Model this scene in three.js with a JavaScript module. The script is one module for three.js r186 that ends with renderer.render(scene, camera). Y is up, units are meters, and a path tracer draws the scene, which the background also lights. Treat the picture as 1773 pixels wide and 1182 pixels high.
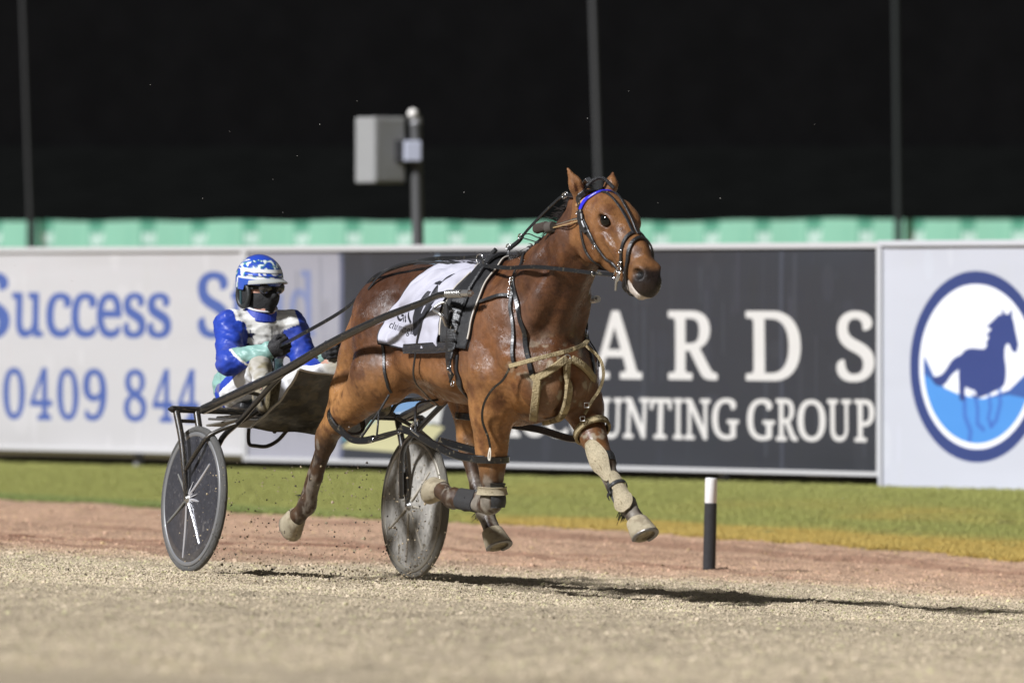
import * as THREE from 'three';
import { mergeGeometries } from 'three/addons/utils/BufferGeometryUtils.js';
import { RoundedBoxGeometry } from 'three/addons/geometries/RoundedBoxGeometry.js';

// ---------------------------------------------------------------- camera, sky, floodlight, exposure
const scene = new THREE.Scene();
const camera = new THREE.PerspectiveCamera(4.7003, 1.5, 0.5, 400);   // long lens from the outer rail, 40 m from the sulky
camera.position.set(0, 1.4, 40);
camera.lookAt(0, 1.4, 0);
camera.setViewOffset(1773, 1182, 0, 94, 1773, 1182);                 // lens shifted a little downwards
camera.focus = 38.9; camera.userData.fStop = 2.7;
camera.updateProjectionMatrix();

const renderer = new THREE.WebGLRenderer({ antialias: true });
renderer.setSize(1773, 1182, false);
renderer.toneMapping = THREE.LinearToneMapping;
renderer.toneMappingExposure = 1.32;
renderer.shadowMap.enabled = true; renderer.shadowMap.type = THREE.PCFSoftShadowMap;

const SKY = { low: [0.115, 0.117, 0.122], high: [0.045, 0.047, 0.053] };
{ // night sky over a floodlit ground: a dim, even glow that is a little paler towards the horizon
  const W = 64, H = 32, d = new Float32Array(W * H * 4);
  for (let j = 0; j < H; j++) for (let i = 0; i < W; i++) {
    const el = Math.abs((j + .5) / H - .5) * 2, k = Math.pow(el, .6), o = (j * W + i) * 4;
    for (let c = 0; c < 3; c++) d[o + c] = SKY.low[c] * (1 - k) + SKY.high[c] * k;
    d[o + 3] = 1;
  }
  const t = new THREE.DataTexture(d, W, H, THREE.RGBAFormat, THREE.FloatType);
  t.mapping = THREE.EquirectangularReflectionMapping; t.magFilter = THREE.LinearFilter; t.minFilter = THREE.LinearFilter; t.needsUpdate = true;
  scene.background = t; scene.environment = t;
}
const sun = new THREE.DirectionalLight(0xf6f7fb, 5);                 // the bank of floodlights up on the camera's left
sun.position.set(-0.62 * 30, 0.60 * 30, 0.51 * 30); sun.target.position.set(0, 0, 0);
sun.castShadow = true; sun.shadow.radius = 12; sun.shadow.mapSize.set(4096, 4096);
Object.assign(sun.shadow.camera, { left: -9, right: 9, top: 9, bottom: -9, near: 1, far: 80 });
scene.add(sun, sun.target);

// ---------------------------------------------------------------- helpers
const V = (x, y, z) => new THREE.Vector3(x, y, z);
function rng(seed) { let s = seed >>> 0; return () => { s = (s + 0x6d2b79f5) | 0; let t = Math.imul(s ^ (s >>> 15), 1 | s); t = (t + Math.imul(t ^ (t >>> 7), 61 | t)) ^ t; return ((t ^ (t >>> 14)) >>> 0) / 4294967296; }; }
const clamp = (x, a = 0, b = 1) => Math.min(b, Math.max(a, x)), mix = (a, b, t) => a + (b - a) * t;
const smooth = (a, b, x) => { const t = clamp((x - a) / (b - a)); return t * t * (3 - 2 * t); };
function h3(i, j, k) { let h = Math.imul(i, 374761393) + Math.imul(j, 668265263) + Math.imul(k, 2147483647 ^ 0x5bd1e995); h = Math.imul(h ^ (h >>> 13), 1274126177); return ((h ^ (h >>> 16)) >>> 0) / 4294967296; }
function noise(x, y, z = 0) {
  const i = Math.floor(x), j = Math.floor(y), k = Math.floor(z); let u = x - i, v = y - j, w = z - k;
  u = u * u * (3 - 2 * u); v = v * v * (3 - 2 * v); w = w * w * (3 - 2 * w);
  const L = (a, b, t) => a + (b - a) * t;
  return L(L(L(h3(i, j, k), h3(i + 1, j, k), u), L(h3(i, j + 1, k), h3(i + 1, j + 1, k), u), v), L(L(h3(i, j, k + 1), h3(i + 1, j, k + 1), u), L(h3(i, j + 1, k + 1), h3(i + 1, j + 1, k + 1), u), v), w);
}
const fbm = (x, y, z = 0, n = 4) => { let s = 0, a = .5, t = 0; for (let i = 0; i < n; i++) { s += a * noise(x, y, z); t += a; x *= 2.03; y *= 2.03; z *= 2.03; a *= .5; } return s / t; };
const names = new Map();
function numbered(name) { const n = names.get(name) ?? 0; names.set(name, n + 1); return n ? name + '_' + String(n).padStart(3, '0') : name; }
function shade(o) { o.traverse((m) => { if (m.isMesh) { m.castShadow = true; m.receiveShadow = true; } }); return o; }
function tag(o, label, category, group) { o.userData.label = label; o.userData.category = category; if (group) o.userData.group = group; return o; }
function thing(name, label, category, parentFrame, group) {            // a Group whose children are its parts
  const o = new THREE.Group(); o.name = numbered(name); scene.add(o);
  if (parentFrame) { o.position.copy(parentFrame.position); o.rotation.copy(parentFrame.rotation); }
  return tag(o, label, category, group);
}
function part(name, geo, mat, parent = scene) {
  const m = new THREE.Mesh(Array.isArray(geo) ? mergeGeometries(geo.map(plain)) : geo, mat);
  m.name = parent === scene ? numbered(name) : name; parent.add(m); m.castShadow = m.receiveShadow = true; return m;
}
function struct(name, geo, mat) { const m = part(name, geo, mat); m.userData.kind = 'structure'; return m; }
function plain(g) { // non-indexed geometry with just position, normal, uv so that merging always works
  const n = g.index ? g.toNonIndexed() : g.clone();
  for (const k of Object.keys(n.attributes)) if (!['position', 'normal', 'uv', 'color'].includes(k)) n.deleteAttribute(k);
  if (!n.attributes.normal) n.computeVertexNormals();
  if (!n.attributes.uv) n.setAttribute('uv', new THREE.BufferAttribute(new Float32Array(n.attributes.position.count * 2), 2));
  return n;
}
const std = (o) => new THREE.MeshStandardMaterial(o), phys = (o) => new THREE.MeshPhysicalMaterial(o);
const lin = (r, g, b) => new THREE.Color().setRGB(r, g, b);
function canvasTex(w, h, draw, srgb = true) {
  const c = document.createElement('canvas'); c.width = w; c.height = h; draw(c.getContext('2d'), w, h);
  const t = new THREE.CanvasTexture(c); if (srgb) t.colorSpace = THREE.SRGBColorSpace; t.anisotropy = 8; t.wrapS = t.wrapT = THREE.RepeatWrapping; return t;
}
function dataTex(w, h, f, srgb = true) { // f(x, y) -> [r, g, b] in 0..1
  const d = new Uint8Array(w * h * 4);
  for (let j = 0; j < h; j++) for (let i = 0; i < w; i++) { const c = f(i / w, j / h), o = (j * w + i) * 4; for (let k = 0; k < 3; k++) d[o + k] = clamp(c[k]) * 255; d[o + 3] = 255; }
  const t = new THREE.DataTexture(d, w, h); t.magFilter = THREE.LinearFilter; t.minFilter = THREE.LinearMipmapLinearFilter; t.generateMipmaps = true; t.wrapS = t.wrapT = THREE.RepeatWrapping;
  if (srgb) t.colorSpace = THREE.SRGBColorSpace; t.needsUpdate = true; return t;
}
// periodic value noise for tiling textures
function pn(x, y, p, s = 0) { const i = Math.floor(x), j = Math.floor(y); let u = x - i, v = y - j; u = u * u * (3 - 2 * u); v = v * v * (3 - 2 * v); const m = (a) => ((a % p) + p) % p; const q = (a, b) => h3(m(a), m(b), s); return mix(mix(q(i, j), q(i + 1, j), u), mix(q(i, j + 1), q(i + 1, j + 1), u), v); }
const pf = (x, y, p, s = 0, n = 4) => { let r = 0, a = .5, t = 0; for (let i = 0; i < n; i++) { r += a * pn(x * p, y * p, p, s + i); t += a; p *= 2; a *= .5; } return r / t; };
const grain = dataTex(256, 256, (x, y) => { const v = pf(x, y, 32, 5, 3); return [v, v, v]; }, false);      // fine, isotropic relief
grain.repeat.set(6, 6);

// a tube of varying radius through points; caps closed
function tube(pts, r, seg = 10, samples, closed = false) {
  const P = pts.map((p) => (p.isVector3 ? p : V(...p))), R = Array.isArray(r) ? r : null;
  const curve = P.length === 2 ? new THREE.LineCurve3(P[0], P[1]) : new THREE.CatmullRomCurve3(P, closed, 'centripetal');
  const n = samples ?? (P.length === 2 ? 1 : P.length * 6), g = new THREE.TubeGeometry(curve, n, 1, seg, closed), pos = g.attributes.position, c = new THREE.Vector3();
  for (let i = 0; i <= n; i++) {
    curve.getPointAt(i / n, c); let rad = r; if (R) { const t = i / n * (R.length - 1), k = Math.min(R.length - 2, Math.floor(t)); rad = mix(R[k], R[k + 1], t - k); }
    for (let j = 0; j <= seg; j++) { const o = i * (seg + 1) + j; pos.setXYZ(o, c.x + (pos.getX(o) - c.x) * rad, c.y + (pos.getY(o) - c.y) * rad, c.z + (pos.getZ(o) - c.z) * rad); }
  }
  const out = [plain(g)];
  if (!closed) for (const e of [0, n]) { // end caps
    const q = []; for (let j = 0; j < seg; j++) { const a = e * (seg + 1) + j, b = a + 1; curve.getPointAt(e / n, c); const A = [pos.getX(a), pos.getY(a), pos.getZ(a)], B = [pos.getX(b), pos.getY(b), pos.getZ(b)]; q.push(...(e ? [...A, ...B, c.x, c.y, c.z] : [...B, ...A, c.x, c.y, c.z])); }
    const cg = new THREE.BufferGeometry(); cg.setAttribute('position', new THREE.BufferAttribute(new Float32Array(q), 3)); cg.computeVertexNormals(); out.push(plain(cg));
  }
  return mergeGeometries(out);
}
// a band with rounded-rectangle section swept through points, its flat side facing the given normals
function band(P, N, w, t) {
  const n = P.length, W = Array.isArray(w) ? w : null, ring = [], idx = [], uv = [];
  const sec = [[-.5, -.5], [.5, -.5], [.5, .15], [.4, .5], [-.4, .5], [-.5, .15]], m = sec.length; let len = 0;
  for (let i = 0; i < n; i++) {
    const T = P[Math.min(n - 1, i + 1)].clone().sub(P[Math.max(0, i - 1)]).normalize(), S = T.clone().cross(N[i]).normalize(), M = S.clone().cross(T).normalize(); if (i) len += P[i].distanceTo(P[i - 1]);
    const ww = W ? W[Math.round(i / (n - 1) * (W.length - 1))] : w;
    for (const [a, b] of sec) { const q = P[i].clone().addScaledVector(S, a * ww).addScaledVector(M, b * t); ring.push(q.x, q.y, q.z); uv.push(a * ww, len); }
  }
  for (let i = 0; i < n - 1; i++) for (let j = 0; j < m; j++) { const a = i * m + j, b = i * m + (j + 1) % m; idx.push(a, b, a + m, b, b + m, a + m); }
  for (let j = 1; j < m - 1; j++) { idx.push(0, j + 1, j); const o = (n - 1) * m; idx.push(o, o + j, o + j + 1); }
  const g = new THREE.BufferGeometry(); g.setAttribute('position', new THREE.BufferAttribute(new Float32Array(ring), 3)); g.setAttribute('uv', new THREE.BufferAttribute(new Float32Array(uv), 2)); g.setIndex(idx);
  const o = g.toNonIndexed(); o.computeVertexNormals(); return o;
}
const box = (w, h, d, r = 0.004) => new RoundedBoxGeometry(w, h, d, 2, Math.min(r, w / 2.2, h / 2.2, d / 2.2));
const ring = (R, r, seg = 20) => new THREE.TorusGeometry(R, r, 8, seg);
function pose(g, x, y, z, rx = 0, ry = 0, rz = 0) { g.rotateX(rx); g.rotateY(ry); g.rotateZ(rz); g.translate(x, y, z); return g; }

// ---------------------------------------------------------------- signed distance bodies
// a body is a list of tapered capsules and ellipsoids joined by a smooth minimum and meshed by surface nets
const cone = (a, ra, b, rb, k = .05, zs = 1, sub = 0) => { const A = [a[0], a[1], a[2] / zs], B = [b[0], b[1], b[2] / zs], d = [B[0] - A[0], B[1] - A[1], B[2] - A[2]]; return { t: 0, A, d, dd: d[0] * d[0] + d[1] * d[1] + d[2] * d[2] + 1e-12, ra, rb, k, zs, sub, lo: [0, 1, 2].map((i) => Math.min(a[i] - ra * (i == 2 ? zs : 1), b[i] - rb * (i == 2 ? zs : 1))), hi: [0, 1, 2].map((i) => Math.max(a[i] + ra * (i == 2 ? zs : 1), b[i] + rb * (i == 2 ? zs : 1))) }; };
const ell = (c, r, k = .05, rot = [0, 0, 0], sub = 0) => { const m = new THREE.Matrix4().makeRotationFromEuler(new THREE.Euler(...rot, 'ZYX')).transpose().elements, R = Math.max(...r); return { t: 1, c, r, m, k, sub, lo: c.map((v) => v - R), hi: c.map((v) => v + R) }; };
function dist1(p, x, y, z) {
  if (p.t === 0) {
    const s = 1 / p.zs, qx = x - p.A[0], qy = y - p.A[1], qz = z * s - p.A[2], d = p.d; let h = (qx * d[0] + qy * d[1] + qz * d[2]) / p.dd; h = h < 0 ? 0 : h > 1 ? 1 : h;
    const ex = qx - d[0] * h, ey = qy - d[1] * h, ez = qz - d[2] * h; return (Math.sqrt(ex * ex + ey * ey + ez * ez) - p.ra - (p.rb - p.ra) * h) * (p.zs < 1 ? .5 + .5 * p.zs : 1);
  }
  const X = x - p.c[0], Y = y - p.c[1], Z = z - p.c[2], m = p.m, r = p.r;
  const a = (m[0] * X + m[4] * Y + m[8] * Z) / r[0], b = (m[1] * X + m[5] * Y + m[9] * Z) / r[1], c = (m[2] * X + m[6] * Y + m[10] * Z) / r[2];
  const k0 = Math.sqrt(a * a + b * b + c * c), a2 = a / r[0], b2 = b / r[1], c2 = c / r[2], k1 = Math.sqrt(a2 * a2 + b2 * b2 + c2 * c2); return k1 < 1e-9 ? -Math.min(r[0], r[1], r[2]) : k0 * (k0 - 1) / k1;
}
function field(prims, x, y, z) {
  let d = 1e3;
  for (const p of prims) {
    const e = dist1(p, x, y, z);
    if (p.sub) { const n = -e, h = Math.max(p.k - Math.abs(d - n), 0) / p.k; d = Math.max(d, n) + h * h * p.k * .25; }
    else { const h = Math.max(p.k - Math.abs(d - e), 0) / p.k; d = Math.min(d, e) - h * h * p.k * .25; }
  }
  return d;
}
function grad(prims, x, y, z, e = .002) {
  const g = V(field(prims, x + e, y, z) - field(prims, x - e, y, z), field(prims, x, y + e, z) - field(prims, x, y - e, z), field(prims, x, y, z + e) - field(prims, x, y, z - e)); return g.normalize();
}
function onSurface(prims, p, off = 0, steps = 5) { // nearest point of the body, lifted by off; and its normal
  const q = p.clone(); let n;
  for (let i = 0; i < steps; i++) { n = grad(prims, q.x, q.y, q.z); q.addScaledVector(n, (off - field(prims, q.x, q.y, q.z)) * .9); }
  return [q, n];
}
const EDGES = [[0, 1], [2, 3], [4, 5], [6, 7], [0, 2], [1, 3], [4, 6], [5, 7], [0, 4], [1, 5], [2, 6], [3, 7]];
function bodyMesh(prims, cell, color, uv, warp) {
  const lo = [1e9, 1e9, 1e9], hi = [-1e9, -1e9, -1e9];
  for (const p of prims) if (!p.sub) for (let i = 0; i < 3; i++) { lo[i] = Math.min(lo[i], p.lo[i] - .02); hi[i] = Math.max(hi[i], p.hi[i] + .02); }
  const B = 8, bs = B * cell, nb = [0, 1, 2].map((i) => Math.ceil((hi[i] - lo[i]) / bs)), half = bs * .5 * Math.sqrt(3), S = 4096;
  const pos = [], key = new Map(), quads = [], val = new Float64Array((B + 1) ** 3), at = (i, j, k) => val[(k * (B + 1) + j) * (B + 1) + i];
  const F = (list, x, y, z) => field(list, x, y, z) + (warp ? warp(x, y, z) : 0);
  for (let bz = 0; bz < nb[2]; bz++) for (let by = 0; by < nb[1]; by++) for (let bx = 0; bx < nb[0]; bx++) {
    const cx = lo[0] + (bx + .5) * bs, cy = lo[1] + (by + .5) * bs, cz = lo[2] + (bz + .5) * bs; let dm = 1e9; const ds = prims.map((p) => { const e = dist1(p, cx, cy, cz); if (!p.sub) dm = Math.min(dm, e); return e; });
    if (dm > half * 1.6 + .05) continue;
    const fc = field(prims, cx, cy, cz); if (Math.abs(fc) > half * 2.2 + .02) continue;
    const list = prims.filter((p, i) => (p.sub ? ds[i] < half * 2.4 + p.k : ds[i] < Math.max(dm, -.02) + half * 3.2 + p.k));
    for (let k = 0, o = 0; k <= B; k++) for (let j = 0; j <= B; j++) for (let i = 0; i <= B; i++, o++) val[o] = F(list, lo[0] + (bx * B + i) * cell, lo[1] + (by * B + j) * cell, lo[2] + (bz * B + k) * cell);
    for (let k = 0; k < B; k++) for (let j = 0; j < B; j++) for (let i = 0; i < B; i++) {
      const c = [at(i, j, k), at(i + 1, j, k), at(i, j + 1, k), at(i + 1, j + 1, k), at(i, j, k + 1), at(i + 1, j, k + 1), at(i, j + 1, k + 1), at(i + 1, j + 1, k + 1)];
      let neg = 0; for (const v of c) if (v < 0) neg++;
      if (!neg || neg === 8) continue;
      let X = 0, Y = 0, Z = 0, m = 0;
      for (const [a, b] of EDGES) if ((c[a] < 0) !== (c[b] < 0)) { const t = c[a] / (c[a] - c[b]); X += mix(a & 1, b & 1, t); Y += mix((a >> 1) & 1, (b >> 1) & 1, t); Z += mix(a >> 2, b >> 2, t); m++; }
      const I = bx * B + i, J = by * B + j, K = bz * B + k; let x = lo[0] + (I + X / m) * cell, y = lo[1] + (J + Y / m) * cell, z = lo[2] + (K + Z / m) * cell;
      const e = cell * .35, f0 = F(list, x, y, z), gx = F(list, x + e, y, z) - F(list, x - e, y, z), gy = F(list, x, y + e, z) - F(list, x, y - e, z), gz = F(list, x, y, z + e) - F(list, x, y, z - e), gl = (gx * gx + gy * gy + gz * gz) / (4 * e * e) + 1e-9;
      const s = clamp(f0 / gl / (2 * e), -cell * .5, cell * .5); x -= gx * s; y -= gy * s; z -= gz * s;
      key.set((K * S + J) * S + I, pos.length / 3); pos.push(x, y, z);
      const in0 = c[0] < 0;
      if (in0 !== (c[1] < 0)) quads.push([I, J, K, 0, in0]);
      if (in0 !== (c[2] < 0)) quads.push([I, J, K, 1, in0]);
      if (in0 !== (c[4] < 0)) quads.push([I, J, K, 2, in0]);
    }
  }
  const idx = [], id = (i, j, k) => key.get((k * S + j) * S + i);
  for (const [i, j, k, ax, inside] of quads) {
    let q = ax === 0 ? [id(i, j, k), id(i, j - 1, k), id(i, j - 1, k - 1), id(i, j, k - 1)] : ax === 1 ? [id(i, j, k), id(i, j, k - 1), id(i - 1, j, k - 1), id(i - 1, j, k)] : [id(i, j, k), id(i - 1, j, k), id(i - 1, j - 1, k), id(i, j - 1, k)];
    if (q.some((v) => v === undefined)) continue;
    if (!inside) q = q.reverse();
    idx.push(q[0], q[1], q[2], q[0], q[2], q[3]);
  }
  const g = new THREE.BufferGeometry(); g.setAttribute('position', new THREE.BufferAttribute(new Float32Array(pos), 3)); g.setIndex(idx); g.computeVertexNormals();
  { // the winding is settled by the sign of the volume
    let vol = 0; for (let t = 0; t < idx.length; t += 3) { const a = idx[t] * 3, b = idx[t + 1] * 3, c = idx[t + 2] * 3; vol += pos[a] * (pos[b + 1] * pos[c + 2] - pos[b + 2] * pos[c + 1]) - pos[a + 1] * (pos[b] * pos[c + 2] - pos[b + 2] * pos[c]) + pos[a + 2] * (pos[b] * pos[c + 1] - pos[b + 1] * pos[c]); }
    if (vol < 0) { for (let t = 0; t < idx.length; t += 3) { const s = idx[t]; idx[t] = idx[t + 1]; idx[t + 1] = s; } g.setIndex(idx); g.computeVertexNormals(); }
  }
  const n = pos.length / 3, nr = g.attributes.normal;
  if (color) { const c = new Float32Array(n * 3); for (let i = 0; i < n; i++) { const r = color(pos[3 * i], pos[3 * i + 1], pos[3 * i + 2], nr.getX(i), nr.getY(i), nr.getZ(i)); c[3 * i] = r[0]; c[3 * i + 1] = r[1]; c[3 * i + 2] = r[2]; } g.setAttribute('color', new THREE.BufferAttribute(c, 3)); }
  const u = new Float32Array(n * 2); for (let i = 0; i < n; i++) { const r = uv ? uv(pos[3 * i], pos[3 * i + 1], pos[3 * i + 2]) : [pos[3 * i] - .7 * Math.abs(pos[3 * i + 2]), pos[3 * i + 1]]; u[2 * i] = r[0]; u[2 * i + 1] = r[1]; }
  g.setAttribute('uv', new THREE.BufferAttribute(u, 2));
  return g;
}

// ---------------------------------------------------------------- the setting
// d: metres beyond the hoarding line (negative on the track's side); the infield edge of the track lies at d = -3.05
const FEN = { x: -1.736, z: -16, dx: .658, dz: .753 };                // the hoarding line: a point and its direction
const behind = (x, z) => (x - 2.286) * .753 - (z + 11.4) * .658, along = (x, z) => (x - FEN.x) * .658 + (z - FEN.z) * .753;
const EDGE = -3.05;
function trackHeight(x, z) { const s = mix(.02, .045, smooth(-10, -1.5, z)), q = Math.max(0, z + .6); return -s * clamp(x + 1.015, -9, 9) + .014 * Math.min(14, q * q / (q + .6)); }   // banked towards the infield
function groundHeight(x, z) { const d = behind(x, z); return mix(trackHeight(x, z), .165, smooth(EDGE - .05, -.4, d)); }
const prints = new Map(); // hoof prints and scuffs, binned by the metre
{ const r = rng(301); for (let i = 0; i < 1500; i++) { const x = mix(-4, 4, r()), z = mix(-9, 14, r()), p = [x, z, mix(.035, .075, r()), mix(.008, .022, r()), mix(.8, 1.7, r())]; for (let a = -1; a <= 1; a++) for (let b = -1; b <= 1; b++) { const k = Math.floor(x + a * .2) * 1000 + Math.floor(z + b * .2); if (!prints.has(k)) prints.set(k, []); if (!prints.get(k).includes(p)) prints.get(k).push(p); } } }
function relief(x, z) { // the worked surface: clods, harrow lines along the track, prints
  let y = (fbm(x * 9, z * 4, 7, 3) - .5) * .030 + (noise(x * 3, z * 1.3, 2) - .5) * .018; const d = behind(x, z) + (noise(x * .8, z * .8, 6) - .5) * .25, w = Math.sin(d * 19); y += w * w * w * .005 * smooth(.3, .6, noise(x * .7, z * .7, 9));
  for (const [px, pz, R, h, e] of prints.get(Math.floor(x) * 1000 + Math.floor(z)) ?? []) { const q = Math.hypot((x - px), (z - pz) / e) / R; if (q < 2) y += h * (q < 1 ? -(1 - q * q) : .35 * Math.sin((q - 1) * 3.1416)); }
  return y;
}
const isGrass = (x, z) => behind(x, z) - EDGE + (fbm(x * 2.3, z * 2.3, 3, 3) - .5) * .5;
function soil(x, z) { // linear colour of the raked track: khaki on the raced line, redder towards the infield
  const w = fbm(x * .8, z * .8, 1, 4), red = smooth(-1.0, -3.6, z + (fbm(x * .7, z * .5, 9, 3) - .5) * 1.6 - .25 * x * .3);
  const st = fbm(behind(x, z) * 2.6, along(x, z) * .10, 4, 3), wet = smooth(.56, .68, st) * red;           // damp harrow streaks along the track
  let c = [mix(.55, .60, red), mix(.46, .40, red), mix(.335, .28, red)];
  const darkBand = smooth(.34, .06, Math.abs(z + 5.0 + .20 * x + (fbm(x * .9, 3, 2, 3) - .5) * .5)) * smooth(1.6, -.6, x) * .75;  // a darker, redder band across the left of the track
  const k = mix(.82, 1.12, w), dark = Math.max(wet * .45, darkBand);
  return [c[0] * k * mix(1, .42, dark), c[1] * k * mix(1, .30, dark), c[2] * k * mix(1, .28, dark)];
}
{
  const lines = (a, b, step, out) => { const v = []; for (let x = a; x <= b + 1e-6; x += step) v.push(x); let s = step; const lo = [], hi = []; let p = a, q = b; while (p > -out) { s *= 1.35; p -= s; q += s; lo.unshift(p); hi.push(q); } return [...lo, ...v, ...hi]; };
  const X = lines(-4, 4, .03, 160), Z = lines(-17, 14.6, .04, 160), nx = X.length, nz = Z.length, P = new Float32Array(nx * nz * 3), C = new Float32Array(nx * nz * 3), U = new Float32Array(nx * nz * 2), I = [];
  for (let j = 0; j < nz; j++) for (let i = 0; i < nx; i++) {
    const x = X[i], z = Z[j], o = (j * nx + i), near = Math.abs(x) < 5 && z > -18 && z < 13, g = smooth(-.1, .1, near ? isGrass(x, z) : behind(x, z) - EDGE);
    let y = groundHeight(x, z); if (near) y += relief(x, z) * (1 - g) + (noise(x * 6, z * 6, 4) - .5) * .03 * g;
    P.set([x, y, z], o * 3); U.set([x, z], o * 2);
    const s = soil(x, z), d = behind(x, z), b = mix(.7, 1.2, fbm(x * 1.4, z * 1.4, 5, 3)), bare = smooth(-.5, -.2, d) * (1 - smooth(1, 6, d));
    const turf = [mix(.24, .10, bare) * b, mix(.23, .075, bare) * b, mix(.08, .05, bare) * b];
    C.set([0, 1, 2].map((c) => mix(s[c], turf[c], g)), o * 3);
    if (i < nx - 1 && j < nz - 1) I.push(o, o + nx, o + 1, o + 1, o + nx, o + nx + 1);
  }
  const g = new THREE.BufferGeometry(); g.setAttribute('position', new THREE.BufferAttribute(P, 3)); g.setAttribute('color', new THREE.BufferAttribute(C, 3)); g.setAttribute('uv', new THREE.BufferAttribute(U, 2)); g.setIndex(I); g.computeVertexNormals();
  const tex = dataTex(512, 512, (x, y) => { const v = .72 + .5 * (pf(x, y, 48, 3, 3) - .35), q = pn(x * 160, y * 160, 160, 8); const k = q > .8 ? .72 : 1; return [v * k, v * k * .985, v * k * .95]; }, false); tex.repeat.set(1.25, 1.25);
  const bump = dataTex(512, 512, (x, y) => { const v = pf(x, y, 64, 13, 3); return [v, v, v]; }, false); bump.repeat.set(1.25, 1.25);
  struct('ground', g, phys({ specularIntensity: .25, vertexColors: true, map: tex, bumpMap: bump, bumpScale: .012, roughness: 1 }));
}
{ // loose crumbs of the raked surface
  const r = rng(11), N = 460000, geo = (seed) => { const g = new THREE.IcosahedronGeometry(1, 0), p = g.attributes.position; for (let i = 0; i < p.count; i++) { const x = p.getX(i), y = p.getY(i), z = p.getZ(i), k = .72 + .6 * h3(Math.round(x * 50), Math.round(y * 50) + seed, Math.round(z * 50)); p.setXYZ(i, x * k, y * k * .8, z * k); } g.computeVertexNormals(); return g; };
  const m = phys({ color: 0xffffff, roughness: 1, specularIntensity: .25 }), mat = new THREE.Matrix4(), q = new THREE.Quaternion(), e = new THREE.Euler(), c = new THREE.Color();
  const groups = [new THREE.InstancedMesh(geo(1), m, N)];
  let n = [0];
  while (n[0] < N) {
    const k = 0, u = r(), z = u < .62 ? mix(-2.5, 3.4, r()) : u < .85 ? mix(3.4, 14.4, r()) : mix(-12, -2.5, r()), Z = 40 - z, x = (r() * 2 - 1) * .066 * Z;
    const lump = smooth(.35, .62, fbm(x * 7, z * 2.2, 21, 3)); if (r() > .35 + .65 * lump) continue;
    if (behind(x, z) > EDGE) { continue; }
    const s = r(), size = (s < .93 ? mix(.0016, .0042, r() * r()) : s < .995 ? mix(.0042, .007, r()) : mix(.007, .013, r())), y = groundHeight(x, z) + size * .1 + relief(x, z);
    e.set(r() * 6, r() * 6, r() * 6); q.setFromEuler(e); mat.compose(V(x, y, z), q, V(size, size, size)); groups[k].setMatrixAt(n[k], mat);
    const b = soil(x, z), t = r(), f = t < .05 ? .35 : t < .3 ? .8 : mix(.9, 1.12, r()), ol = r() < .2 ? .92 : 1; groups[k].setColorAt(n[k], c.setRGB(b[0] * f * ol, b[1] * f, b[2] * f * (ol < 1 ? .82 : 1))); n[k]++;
  }
  groups.forEach((g) => { g.name = numbered('soil_crumbs'); g.userData.kind = 'stuff'; g.userData.label = 'loose tan crumbs of soil covering the raked race track'; g.castShadow = g.receiveShadow = true; scene.add(g); });
}
{ // turf strip between the track and the hoarding
  const r = rng(5), tuft = []; for (let b = 0; b < 5; b++) { const a = b * 1.3 + .3, h = .75 + .25 * r(), w = .12, lx = Math.cos(a) * .45, lz = Math.sin(a) * .45, sx = -Math.sin(a) * w, sz = Math.cos(a) * w, bx = Math.cos(a) * .12, bz = Math.sin(a) * .12; tuft.push(bx - sx, 0, bz - sz, bx + sx, 0, bz + sz, lx * .6, h * .7, lz * .6, lx * .6, h * .7, lz * .6, bx + sx, 0, bz + sz, lx, h, lz); }
  const g = new THREE.BufferGeometry(); g.setAttribute('position', new THREE.BufferAttribute(new Float32Array(tuft), 3)); g.computeVertexNormals();
  const N = 150000, im = new THREE.InstancedMesh(g, std({ color: 0xffffff, roughness: .9, side: THREE.DoubleSide }), N), mat = new THREE.Matrix4(), q = new THREE.Quaternion(), e = new THREE.Euler(), c = new THREE.Color(); let n = 0;
  while (n < N) {
    const d = mix(EDGE - .35, .5, r()), a = mix(-5, 11, r()), x = 2.286 + d * .753 + (a - 6.11) * .658, z = -11.4 - d * .658 + (a - 6.11) * .753; if (isGrass(x, z) < mix(-.04, .06, r())) continue; if (Math.abs(x) > .067 * (40 - z)) continue;
    const bare = smooth(-.75, -.3, d); if (r() < bare * .8) continue;
    const rim = smooth(.45, .02, d - EDGE), s = mix(.014, .032, r()) * mix(1, 1.25, rim); e.set((r() - .5) * .5, r() * 6.3, (r() - .5) * .5); q.setFromEuler(e); mat.compose(V(x, groundHeight(x, z) - .004, z), q, V(s * 1.2, s, s * 1.2)); im.setMatrixAt(n, mat);
    const dry = smooth(.40, .62, (.4 * fbm(x * .9, z * .9, 6, 3) + .6 * fbm(along(x, z) * .22, d * 2.2, 6, 3)) * .55 + .08 * smooth(-1, 3, x) + .52 * smooth(1.0, .2, d - EDGE) * smooth(-1.5, 1.2, x)), green = smooth(.55, .2, d - EDGE) * smooth(0, -2, x) * .8, v = mix(.7, 1.3, r());
    let col = [mix(.33, .50, dry), mix(.335, .365, dry), mix(.10, .10, dry)]; col = [mix(col[0], .21, green), mix(col[1], .27, green), mix(col[2], .085, green)];
    im.setColorAt(n, c.setRGB(col[0] * v, col[1] * v, col[2] * v)); n++;
  }
  im.name = 'grass'; im.userData.kind = 'stuff'; im.userData.label = 'short yellow green grass strip between the track and the advertising boards'; im.castShadow = im.receiveShadow = true; scene.add(im);
}

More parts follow.
